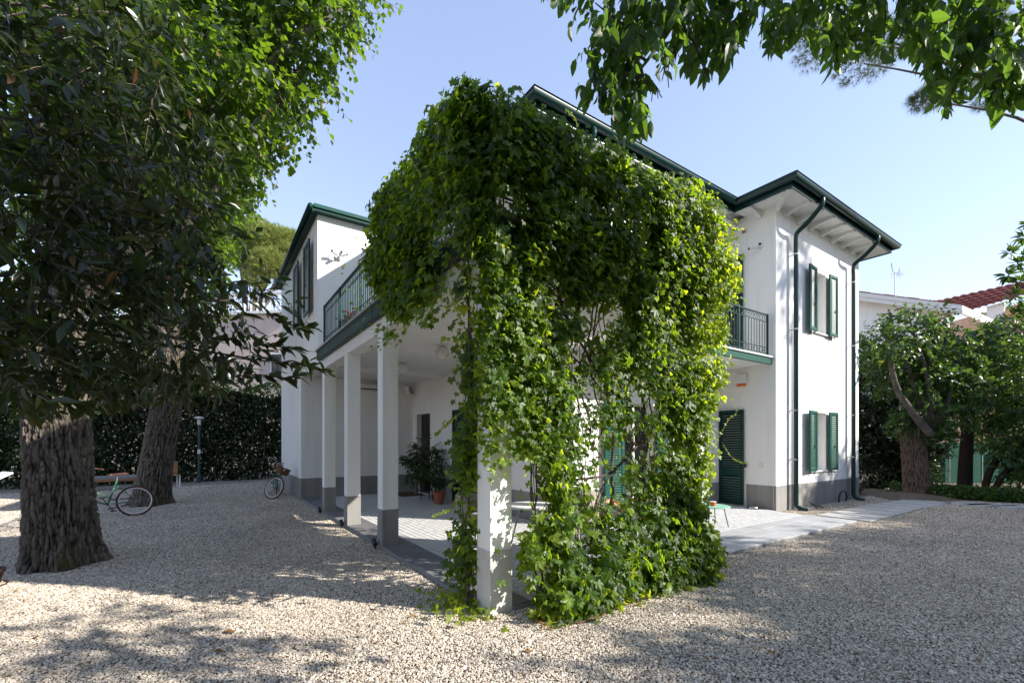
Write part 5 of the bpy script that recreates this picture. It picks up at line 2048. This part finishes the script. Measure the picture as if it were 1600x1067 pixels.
# ================================================================== THINGS IN THE YARD
def bicycle(label, loc, rz, lean, steer, basket=True):
    t = thing('bicycle', label, 'bicycle', loc, rz, 'green bicycles in the yard')
    t.rotation_euler = (lean, 0, rz)
    r = .33
    WB = 1.06

    def wheel(cx, Mw):
        tyre = obj('wheel', MB().torus(Mw, r - .022, .022, 40, 8), M_TYREBROWN, t, smooth=True, local=True)
        obj('rim', MB().torus(Mw, r - .052, .014, 40, 6, 1.4), M_WHITE, tyre, smooth=True, local=True)
        sp = MB()
        for i in range(28):
            a = 2 * math.pi * i / 28
            b2 = a + (.5 if i % 2 else -.5)
            s_ = .025 if i % 4 < 2 else -.025
            sp.tube([Mw @ Vector((.02 * math.cos(b2), s_, .02 * math.sin(b2))), Mw @ Vector(((r - .06) * math.cos(a), 0, (r - .06) * math.sin(a)))], .0016, 3, cap=False)
        obj('spokes', sp, M_STEEL, tyre, local=True)
        obj('hub', MB().tube([Mw @ Vector((0, -.05, 0)), Mw @ Vector((0, .05, 0))], .022, 10), M_STEEL, tyre, local=True)
    wheel(0, Matrix.Translation((0, 0, r)))
    head_b, head_t = Vector((WB - .17, 0, .72)), Vector((WB - .24, 0, .90))
    ax = (head_t - head_b).normalized()
    St = Matrix.Translation(head_b) @ Matrix.Rotation(steer, 4, ax) @ Matrix.Translation(-head_b)
    wheel(WB, St @ Matrix.Translation((WB, 0, r)))
    bb_, seat_t = Vector((.45, 0, .29)), Vector((.30, 0, .80))
    fr = MB()
    fr.tube([bb_, seat_t], .016, 10)
    fr.tube(bez([head_b + Vector((0, 0, .02)), Vector((.72, 0, .42)), bb_], 6), .017, 10)
    fr.tube(bez([head_t - Vector((0, 0, .03)), Vector((.66, 0, .58)), Vector((.41, 0, .42))], 6), .015, 10)
    fr.tube([head_b, head_t], .02, 10)
    for s_ in (-.055, .055):
        fr.tube([(0, s_, r), (.40, s_ * .6, .30)], .009, 8)
        fr.tube([(0, s_, r), (.32, s_ * .4, .72)], .008, 8)
    obj('frame', fr, M_BIKE, t, smooth=True, local=True)
    fk = MB()
    for s_ in (-.055, .055):
        fk.tube([St @ Vector(p) for p in bez([(WB - .16, s_, .68), (WB - .1, s_, .52), (WB, s_, r)], 5)], .010, 8)
    fk.tube([St @ Vector((WB - .16, -.055, .68)), St @ Vector((WB - .16, .055, .68))], .014, 8)
    obj('fork', fk, M_BIKE, t, smooth=True, local=True)
    obj('seat_post', MB().tube([seat_t, seat_t + Vector((-.02, 0, .09))], .013, 10), M_STEEL, t, local=True)
    sd = MB()
    rows = [(-.17, .105, .93), (-.12, .115, .95), (-.05, .10, .945), (.03, .055, .935), (.10, .032, .935), (.14, .02, .93)]
    vsz, fsz = [], []
    for x_, hw, z in rows:
        for a in range(9):
            an = math.pi * a / 8
            vsz.append((.28 + x_, hw * math.cos(an), z - .045 + .05 * math.sin(an)))
    for i in range(len(rows) - 1):
        for a in range(8):
            fsz.append((i * 9 + a, i * 9 + a + 1, (i + 1) * 9 + a + 1, (i + 1) * 9 + a))
        fsz.append((i * 9, (i + 1) * 9, (i + 1) * 9 + 8, i * 9 + 8))
    fsz += [tuple(range(9)), tuple(range(53, 44, -1))]
    sd.add(vsz, fsz)
    obj('saddle', sd, M_TAN, t, smooth=True, local=True)
    hb = MB()
    for s_ in (-1, 1):
        hb.tube([St @ Vector(p) for p in bez([(WB - .27, 0, 1.0), (WB - .24, s_ * .12, 1.06), (WB - .30, s_ * .25, 1.08), (WB - .47, s_ * .31, 1.05)], 6)], .011, 8)
    hb.tube([head_t, St @ Vector((WB - .27, 0, 1.0))], .013, 8)
    hbo = obj('handlebar', hb, M_STEEL, t, smooth=True, local=True)
    gp = MB()
    for s_ in (-1, 1):
        gp.tube([St @ Vector((WB - .37, s_ * .285, 1.07)), St @ Vector((WB - .49, s_ * .315, 1.045))], .017, 10)
    obj('grip', gp, M_TAN, hbo, local=True)
    cr = MB().tube([bb_ + Vector((0, -.05, 0)), bb_ + Vector((0, .05, 0))], .02, 10)
    cr.tube([bb_ + Vector((0, -.06, 0)), bb_ + Vector((.09, -.06, .14))], .009, 6).tube([bb_ + Vector((0, .06, 0)), bb_ + Vector((-.09, .06, -.14))], .009, 6)
    cr.box(.45 + .04, .45 + .14, -.14, -.06, .42, .445).box(.45 - .14, .45 - .04, .06, .14, .14, .165)
    obj('crank', cr, M_BLACK, t, local=True)
    cg = MB()
    cg.tube([(.02, -.045, r + .06), (.45, -.045, .29 + .1)], .012, 6).tube([(.02, -.045, r - .05), (.45, -.045, .29 - .1)], .012, 6)
    cg.lathe((.45, -.045, .29), [(.001, -.001), (.001, .001)], 4)
    obj('chain_guard', cg, M_BLACK, t, local=True)
    obj('brake', MB().tube([(.30, -.05, .66), (.31, .05, .66)], .014, 6).tube([(.26, -.045, .66), (.31, -.045, .62)], .008, 6).tube([(.26, .045, .66), (.31, .045, .62)], .008, 6), M_STEEL, t, local=True)
    if basket:
        bk = MB()
        rings = []
        nrm_ = 24
        vsz, fsz = [], []
        for (z, hx, hy) in ((.74, .105, .15), (.80, .12, .17), (.86, .13, .185), (.92, .14, .20), (.935, .15, .21), (.92, .13, .19), (.76, .10, .14)):
            for i in range(nrm_):
                a = 2 * math.pi * i / nrm_
                e = (abs(math.cos(a)) ** 4 + abs(math.sin(a)) ** 4) ** -.25
                vsz.append(St @ Vector((WB + .03 + hx * math.cos(a) * e, hy * math.sin(a) * e, z)))
        for i in range(6):
            for k_ in range(nrm_):
                fsz.append((i * nrm_ + k_, i * nrm_ + (k_ + 1) % nrm_, (i + 1) * nrm_ + (k_ + 1) % nrm_, (i + 1) * nrm_ + k_))
        fsz.append(tuple(range(nrm_)))
        fsz.append(tuple(6 * nrm_ + k_ for k_ in range(nrm_)))
        bk.add(vsz, fsz)
        bo = obj('basket', bk, M_BASKET, t, local=True)
        sp = MB()
        for yy in (-.11, .11):
            sp.tube([St @ Vector((WB + .18, yy, .93)), St @ Vector((WB + .175, yy, .84))], .012, 6)
        obj('strap', sp, M_FABRIC, bo, local=True)
    return t


bicycle('green bicycle with brown saddle parked between the two thick trunks', (-3.44, 9.16, 0), math.pi + .12, R(4), R(14), False)
fb_ = Vector((-.63, 10.7, 0))
hd_ = Vector((-.22, -.975, 0)).normalized()
rb_ = fb_ - hd_ * 1.06
bicycle('green bicycle with brown wicker basket leaning at the white wing corner', (rb_.x, rb_.y, 0), math.atan2(hd_.y, hd_.x), R(-5), R(52), True)

lp = thing('lamp_post', 'slim dark green lamp post with white disc head before the hedge', 'lamp post', (-2.42, 18.4, 0))
obj('pole', MB().lathe((-2.42, 18.4, 0), [(.09, 0), (.09, .25), (.05, .3), (.045, 2.3)], 14), M_LAMPG, lp, smooth=False)
obj('lamp_neck', MB().lathe((-2.42, 18.4, 2.3), [(.05, 0), (.06, .02), (.06, .2), (.05, .22)], 14), M_GLASSL, lp)
obj('lamp_head', MB().lathe((-2.42, 18.4, 2.52), [(.08, 0), (.18, .04), (.19, .06), (.12, .10), (.04, .12)], 20), M_GLASSL, lp)
obj('notice', MB().box(-2.47, -2.37, 18.33, 18.345, 1.15, 1.32), M_WHITE, lp)

# pot plants in the porch
p1_ = thing('pot_plant', 'dark bushy pot plant on a stand beside the porch door', 'pot plant', (2.75, 7.9, .06))
obj('pot', MB().lathe((2.75, 7.9, .30), [(.13, 0), (.16, .22), (.17, .24), (.15, .24), (.14, .2)], 16), M_BLACK, p1_)
ps = MB()
for a in range(4):
    ps.tube([(2.75 + .17 * math.cos(a * 1.57 + .4), 7.9 + .17 * math.sin(a * 1.57 + .4), .06), (2.75 + .13 * math.cos(a * 1.57 + .4), 7.9 + .13 * math.sin(a * 1.57 + .4), .36)], .012, 6)
obj('stand', ps, M_BLACK, p1_)
tree_crown(p1_, [((2.65, 7.8, 1.0), .42), ((2.8, 8.0, 1.25), .35), ((2.45, 7.9, .95), .3), ((2.75, 7.7, .75), .3)], 28, 9, .3, .2, .11, TP_LONG, LEAF_POT, .006, .3, .8, 'foliage')
p2_ = thing('potted_palm', 'feathery palm in a terracotta pot against the porch wall', 'pot plant', (2.66, 6.84, .06))
obj('pot', MB().lathe((2.66, 6.84, .06), [(.11, 0), (.15, .26), (.17, .27), (.17, .31), (.15, .31), (.14, .27)], 18), M_POT, p2_)
for i in range(17):
    a = 2 * math.pi * i / 17 + RNG.normal() * .15
    el_ = .25 + .75 * RNG.random()
    L = .75 + .3 * RNG.random()
    d0 = np.array((math.cos(a), math.sin(a), 0))
    mb = MB()
    pp = []
    for k in range(12):
        t_ = k / 11
        pp.append(np.array((2.66, 6.84, .36)) + d0 * L * t_ * (.35 + .5 * (1 - el_)) * (.6 + .7 * t_) + np.array((0, 0, 1)) * L * (t_ * (.65 + el_ * .5) - t_ ** 2.2 * (.75 - .5 * el_)))
    mb.tube(pp, np.linspace(.006, .002, 12), 4, cap=False)
    sd_ = np.array((-d0[1], d0[0], 0))
    for k in range(2, 12):
        for s_ in (-1, 1):
            for e in (0, .5):
                q = pp[k] if e == 0 or k == 11 else (pp[k] + pp[k + 1]) / 2
                l = .2 * (1 - .5 * abs(k - 6) / 6)
                dr = unit(sd_ * s_ + d0 * .7 + np.array((0, 0, -.25 + .1 * RNG.normal())))
                wv = unit(np.cross(dr, (0, 0, 1.))) * .011
                mb.add([q - wv * .4, q + dr * l * .5 - wv + (0, 0, .01), q + dr * l, q + dr * l * .5 + wv + (0, 0, .01)], [(0, 1, 2, 3)])
    fo = obj('frond', mb, LEAF_POT, p2_)
    at = fo.data.attributes.new('rnd', 'FLOAT', 'POINT')
    at.data.foreach_set('value', np.full(len(fo.data.vertices), float(RNG.random()), dtype=np.float32))
tag(obj('doormat', MB().box(2.4, 3.1, 8.75, 9.7, .064, .085, .01), M_MAT), 'brown coir doormat in front of the porch door', 'doormat')


def armchair(name, label, x, y, rz, group):
    t = thing(name, label, 'chair', (x, y, .062), rz, group)
    sh_ = MB()
    vsz, fsz = [], []
    n_ = 20
    for j, (z, rx, ry) in enumerate(((.40, .24, .24), (.46, .27, .27), (.58, .29, .285), (.70, .30, .30), (.80, .30, .31), (.80, .28, .29), (.70, .28, .28), (.47, .25, .25))):
        for i in range(n_ + 1):
            a = R(-20) + (R(220)) * i / n_
            zz = z
            if j in (3, 4, 5, 6):
                zz = z - (.12 if j != 3 and j != 6 else .05) * (1 - math.sin(min(math.pi, max(0, math.pi * i / n_)))) * 1.0
            vsz.append((rx * math.cos(a), ry * math.sin(a), zz))
    for j in range(7):
        for i in range(n_):
            q = j * (n_ + 1) + i
            fsz.append((q, q + 1, q + n_ + 2, q + n_ + 1))
    sh_.add(vsz, fsz)
    obj('backrest', sh_, M_WICK, t, smooth=True, local=True)
    obj('seat', MB().lathe((0, 0, .38), [(.22, 0), (.25, .02), (.25, .05), (.22, .06)], 20), M_WICK, t, local=True)
    obj('cushion', MB().lathe((0, -.01, .44), [(.19, 0), (.22, .02), (.22, .05), (.19, .07)], 20), M_FABRIC, t, smooth=True, local=True)
    for a in (45, 135, 225, 315):
        c, s_ = math.cos(R(a)), math.sin(R(a))
        obj('leg', MB().tube([(c * .2, s_ * .2, .39), (c * .29, s_ * .29, 0)], [.017, .011], 8), M_WHITE if False else M_WICK, t, local=True)
    return t


armchair('armchair', 'pale wicker armchair half hidden behind the middle of the vine curtain', 2.05, 1.15, R(200), 'wicker armchairs on the terrace')
armchair('armchair', 'wicker armchair showing just left of the front pillar', 1.05, 2.1, R(20), 'wicker armchairs on the terrace')
armchair('armchair', 'wicker armchair deep behind the vine, beside the low white table', 2.9, 1.9, R(150), 'wicker armchairs on the terrace')
tb = thing('low_table', 'round pale table standing between the wicker chairs behind the vine', 'table', (1.75, 1.75, .062))
obj('tabletop', MB().lathe((1.75, 1.75, .66), [(.36, 0), (.37, .01), (.37, .03), (.36, .035)], 28), M_WHITE, tb)
for a in (30, 150, 270):
    c, s_ = math.cos(R(a)), math.sin(R(a))
    obj('leg', MB().tube([(1.75 + .15 * c, 1.75 + .15 * s_, .66), (1.75 + .3 * c, 1.75 + .3 * s_, .062)], .014, 8), M_STEEL, tb)
# deck chair with orange stripes
dk = thing('deck_chair', 'wooden deck chair with orange striped sling behind the vine', 'chair', (4.5, 2.2, .062), R(-60))
fr = MB()
for s_ in (-.28, .28):
    fr.tube([(-.55, s_, .02), (.55, s_, .92)], .02, 6).tube([(.5, s_ * .92, .02), (-.5, s_ * .92, .42)], .018, 6).tube([(.28, s_ * .86, .68), (.52, s_ * .86, .03)], .016, 6)
for q in ((.55, .92), (-.5, .42), (-.55, .03), (.5, .03)):
    fr.tube([(q[0], -.29, q[1]), (q[0], .29, q[1])], .014, 6)
obj('frame', fr, M_WOOD, dk, local=True)
for i in range(7):
    y0_, y1_ = -.24 + i * .0686, -.24 + (i + 1) * .0686
    pts = [(.54, .91), (.35, .66), (.1, .42), (-.15, .30), (-.35, .32), (-.49, .41)]
    mb = MB()
    for a_, b_ in zip(pts[:-1], pts[1:]):
        mb.quad((a_[0], y0_, a_[1]), (a_[0], y1_, a_[1]), (b_[0], y1_, b_[1]), (b_[0], y0_, b_[1]))
    obj('sling_stripe', mb, M_ORANGE if i % 2 == 0 else M_FABRIC, dk, local=True)
# mint side table with fruit
gt = thing('side_table', 'small mint green round table with thin legs on the sunny terrace', 'table', (5.6, 1.3, .062))
obj('tabletop', MB().lathe((5.6, 1.3, .41), [(.30, 0), (.31, .005), (.31, .02), (.30, .025)], 28), M_MINT, gt)
for a in (20, 110, 200, 290):
    c, s_ = math.cos(R(a)), math.sin(R(a))
    obj('leg', MB().tube([(5.6 + .2 * c, 1.3 + .2 * s_, .41), (5.6 + .28 * c, 1.3 + .28 * s_, .062)], .009, 6), M_GREENL, gt)
cup = thing('tea_light_cup', 'small yellow cup on the mint green table', 'cup', (5.55, 1.25, .437))
obj('cup_body', MB().lathe((5.55, 1.25, .437), [(.04, 0), (.05, .02), (.055, .07), (.048, .07), (.044, .02)], 14), M_ORANGE, cup)
obj('rim', MB().lathe((5.55, 1.25, .508), [(.052, 0), (.058, .004), (.052, .01)], 14), M_WHITE, cup)
lg = thing('sun_lounger', 'low white lounger end just behind the mint table', 'sun lounger', (6.1, 2.35, .062), R(10))
mb = MB()
for s_ in (-.3, .3):
    mb.tube([(-.9, s_, .3), (.25, s_, .3), (.75, s_, .55)], .02, 6)
obj('frame', mb, M_WHITE, lg, local=True)
mb = MB().box(-.9, .25, -.28, .28, .305, .345, .01)
obj('cushion', mb, M_FABRIC, lg, local=True)
for x_, s_ in ((-.8, -.3), (-.8, .3), (.2, -.3), (.2, .3)):
    obj('leg', MB().tube([(x_, s_, .3), (x_, s_, 0)], .018, 6), M_WHITE, lg, local=True)
bw = thing('pet_bowl', 'small metal pet bowl by the door at the right wing', 'bowl', (8.35, 2.0, .064))
obj('bowl_side', MB().lathe((8.35, 2.0, .064), [(.11, 0), (.13, .01), (.10, .06), (.09, .06), (.08, .02)], 18), M_STEEL, bw, smooth=True)
obj('base_ring', MB().lathe((8.35, 2.0, .063), [(.13, 0), (.135, .006), (.12, .012)], 18), M_BLACK, bw)

# hose and cable loops at the foot of the right wing
hz = MB().tube(bez([(11.75, 1.5, 0.0), (11.62, 1.46, .16), (11.75, 1.44, .30), (11.98, 1.44, .28), (12.12, 1.46, .12), (12.14, 1.5, .0)], 6), .018, 8)
tag(obj('hose_loop', hz, M_BLACK, smooth=True), 'black hose loop sticking up at the grey plinth', 'hose')
hz = MB().tube([(10.0, 1.28, .0), (9.83, 1.42, .17)], .014, 6).tube([(10.3, 1.3, .005), (9.83, 1.42, .17)], .014, 6)
tag(obj('bent_cable_stub', hz, M_BLACK), 'black bent cable stub on the gravel beside the first downpipe', 'cable')
hs = MB().tube(bez([(.34, -.28, .02), (.42, -.52, .022), (.7, -.62, .024), (.98, -.52, .022), (1.15, -.36, .022)], 8), .011, 8)
tag(obj('garden_hose', hs, M_TAN, smooth=True), 'thin brown hose curving over the gravel at the front pillar foot', 'hose')
dl = MB()
for yy in (3.06, 5.08, 7.05):
    pass
for i, yy in enumerate((3.3, 5.3, 7.27)):
    t = thing('ground_spotlight', ['small black spotlight at the foot of the second pillar from the front', 'small black spotlight at the foot of the third pillar from the front', 'small black spotlight at the foot of the farthest pillar'][i], 'spotlight', (-.07, yy - .12, 0), 0, 'spotlights at the pillar feet')
    obj('lamp_body', MB().tube([(-.07, yy - .12, .07), (-.07, yy - .02, .13)], .035, 10), M_BLACK, t)
    obj('spike', MB().tube([(-.07, yy - .12, 0), (-.07, yy - .12, .07)], .012, 6), M_BLACK, t)
    obj('lens', MB().tube([(-.07, yy - .02, .13), (-.07, yy - .018, .1312)], .028, 10), M_STEEL, t)
ol = px_path([(848, 885)], -.12)[0]
ot = thing('garden_lantern', 'small orange lantern among the leaves by the front pillar', 'lantern', (float(ol[0]), -.12, .2))
obj('glass', MB().lathe((ol[0], -.12, float(ol[2]) - .04), [(.03, 0), (.042, .02), (.042, .06), (.03, .075)], 12), M_ORANGE, ot, smooth=True)
obj('stake', MB().tube([(ol[0], -.12, 0), (ol[0], -.12, float(ol[2]) - .04)], .006, 6), M_BLACK, ot)

# left edge: lounge chair, terracotta planter, lounger, side table
lc = thing('lounge_chair', 'pale curved lounge chair back at the left edge beside the trunk', 'chair', (-7.0, 12.4, 0), R(30))
mb = MB()
for s_ in (-.3, .3):
    mb.tube(bez([(-.75, s_, .25), (-.3, s_, .45), (.1, s_, .38), (.45, s_, .62), (.85, s_, .85)], 5), .022, 6)
    mb.tube([(-.4, s_, .42), (-.6, s_, .0)], .018, 6).tube([(.25, s_, .48), (.5, s_, .0)], .018, 6)
obj('frame', mb, M_WHITE, lc, local=True)
cc = bez([(-.75, 0, .27), (-.3, 0, .47), (.1, 0, .40), (.45, 0, .64), (.85, 0, .87)], 6)
mb = MB()
for a_, b_ in zip(cc[:-1], cc[1:]):
    mb.quad((a_.x, -.28, a_.z), (a_.x, .28, a_.z), (b_.x, .28, b_.z), (b_.x, -.28, b_.z))
obj('sling', mb, M_FABRIC, lc, smooth=True, local=True)
pot = W(2, 915, 1126.4 / (915 - 691))
tp_ = thing('planter', 'dark brown planter cut by the left edge at the thick trunk', 'planter', (float(pot[0]) - .12, float(pot[1]), 0))
cxp = (float(pot[0]) - .12, float(pot[1]), 0)
obj('planter_body', MB().lathe(cxp, [(.10, .0), (.14, .16), (.155, .165), (.155, .2), (.14, .2), (.13, .16)], 20), M_TYREBROWN, tp_)
obj('saucer', MB().lathe(cxp, [(.15, 0), (.18, .035), (.17, .035), (.14, .01)], 20), M_TYREBROWN, tp_)
wl_ = thing('wooden_lounger', 'wooden lounger with grey cushion in front of the hedge', 'sun lounger', (-4.7, 16.6, 0), R(8))
obj('frame', MB().box(-1.0, 1.0, -.34, .34, .30, .38), M_WOOD, wl_, local=True, bevel=.01)
for x_, s_ in ((-.9, -.3), (-.9, .3), (.9, -.3), (.9, .3)):
    obj('leg', MB().box(x_ - .04, x_ + .04, s_ - .03, s_ + .03, 0, .30), M_WOOD, wl_, local=True)
obj('cushion', MB().box(-.98, .98, -.31, .31, .382, .47, .02), M_PLINTH, wl_, local=True)
sp_ = W(268, 757, 16.0)
sx_, sy_ = float(sp_[0]), float(sp_[1])
stl = thing('side_chair', 'wooden chair with white legs peeking out behind the leaning trunk', 'chair', (sx_, sy_, 0), R(15))
obj('seat', MB().box(-.22, .22, -.2, .2, .42, .46, .01), M_WOOD, stl, local=True)
obj('backrest', MB().box(-.22, .22, .17, .2, .5, .92, .01), M_WOOD, stl, local=True)
for x_, s_ in ((-.2, -.18), (.2, -.18), (-.2, .18), (.2, .18)):
    obj('leg', MB().box(x_ - .02, x_ + .02, s_ - .02, s_ + .02, 0, .42), M_WHITE, stl, local=True)
# red flowers on the balcony
fl = thing('flower_pot', 'red flowering plant behind the long left railing', 'pot plant', (.25, 5.6, 3.69))
obj('pot', MB().lathe((.25, 5.6, 3.69), [(.10, 0), (.13, .16), (.14, .16), (.12, .17)], 14), M_POT, fl)
n = 150
P = np.array((.2, 5.6, 4.0)) + RNG.normal(size=(n, 3)) * np.array((.09, .22, .08))
leaves('foliage', P, RNG.normal(size=(n, 3)), RNG.normal(size=(n, 3)) + np.array((0, 0, .6)), RNG.uniform(.05, .09, n), TP_SIMPLE, LEAF_POT, fl)
mb = MB()
for i in range(40):
    q = np.array((.14, 5.6, 4.05)) + RNG.normal(size=3) * np.array((.06, .2, .07))
    mb.lathe(q, [(.004, 0), (.03, .012), (.025, .03), (.004, .02)], 6)
obj('blossoms', mb, M_REDLEAF, fl, kind='stuff')

# fallen leaves on the gravel
spots = [(350, 993, 'tan'), (333, 1024, 'tan'), (649, 966, 'tan'), (120, 1045, 'tan'), (524, 1044, 'tan'), (415, 1005, 'tan'), (488, 908, 'tan'), (255, 886, 'tan'), (290, 862, 'tan'), (515, 895, 'tan'), (1098, 1032, 'pale'), (1208, 1022, 'pale'), (1180, 1018, 'pale'), (1390, 960, 'tan'), (1350, 925, 'tan'), (1073, 951, 'tan'),
         (1362, 843, 'green'), (700, 916, 'tan'), (480, 770, 'tan'), (300, 787, 'green'), (1525, 1036, 'tan'), (820, 1020, 'tan'), (62, 1000, 'tan'), (590, 1010, 'tan')]
fls = ['curled yellow fallen leaf, the upper of the pair in the sunlit gravel', 'yellow pointed fallen leaf, the lower of the pair in the sunlit gravel', 'yellow fallen leaf on sunlit gravel left of the front pillar',
       'dry leaf in the bottom left tree shade', 'dry leaf on sunlit gravel below the centre of the left yard', 'dry leaf on sunlit gravel right of the yellow pair', 'dry leaf in the house shade, nearest the shade edge',
       'dry leaf on shaded gravel just right of the near trunk', 'dry leaf on shaded gravel behind the near trunk foot', 'dry leaf in the house shade, left of the dark paving border', 'pale leaf on shaded gravel, left of the close pair',
       'pale leaf on shaded gravel, right one of the close pair', 'pale leaf on shaded gravel, left one of the close pair', 'dry leaf on shaded gravel at the lower right', 'dry leaf on the right gravel, half way to the stepping slabs', 'dry leaf on shaded gravel in front of the vine foot',
       'green leaf on the gravel near the terrace corner', 'dry leaf beside the dark paving border near the front pillar', 'dry leaf on far gravel near the basket bicycle', 'green sprig on the gravel right of the leaning trunk', 'dry leaf at the bottom right of the gravel',
       'dry leaf on gravel just below the front pillar', 'dry leaf in dappled shade at the far left gravel', 'dry leaf on sunlit gravel below the shade edge']
for i, (px, py, k_) in enumerate(spots):
    p = W(px, py, 1126.4 / (py - 691))
    ang = RNG.random() * 6.28
    s_ = (.085, .08, .07)[i] if i < 3 else .035 + .03 * RNG.random()
    tv, tf = T_ovate(.3, .16, .1)
    ca, sa = math.cos(ang), math.sin(ang)
    vv = [((v[0] * ca - v[1] * sa) * s_ + p[0], (v[0] * sa + v[1] * ca) * s_ + p[1], .022 + (v[2] + .12) * s_) for v in tv]
    mb = MB().add(vv, [tuple(map(int, f)) for f in tf])
    o = obj('fallen_leaf', mb, LEAF_IVY if k_ == 'green' else LEAF_FALL)
    at = o.data.attributes.new('rnd', 'FLOAT', 'POINT')
    at.data.foreach_set('value', np.full(len(vv), float(RNG.random()), dtype=np.float32))
    tag(o, fls[i], 'leaf', 'fallen leaves on the gravel')

# fine leaf litter strewn over the gravel
n = 900
d = 3 + 9 * RNG.random(n)
a = (RNG.random(n) * 2 - 1) * 1.15 * d
X = CAM[0] + a * cy + d * sy
Y = CAM[1] - a * sy + d * cy
m_ = 260
X = np.concatenate([X, T1[0] + RNG.normal(size=m_) * .55, RNG.uniform(8.6, 13, 60)])
Y = np.concatenate([Y, T1[1] + RNG.normal(size=m_) * .55, RNG.uniform(.9, 1.5, 60)])
k = ~((X > -.02) & (Y > -.02) & (X < 8.5) & (Y < 14)) & ~((X > 8.4) & (Y > 1.5)) & (np.hypot(X - T1[0], Y - T1[1]) > .42)
P = np.stack([X, Y, np.full(len(X), .024)], 1)[k]
n = len(P)
lt = leaves('leaf_litter', P, RNG.normal(size=(n, 3)) * np.array((1, 1, .12)), np.array((0, 0, 1.)) + RNG.normal(size=(n, 3)) * .3, RNG.uniform(.012, .035, n), TP_SIMPLE, LEAF_FALL, None, loc=(0, 0, 0))
lt['label'] = 'tiny dry leaf scraps strewn over the gravel'
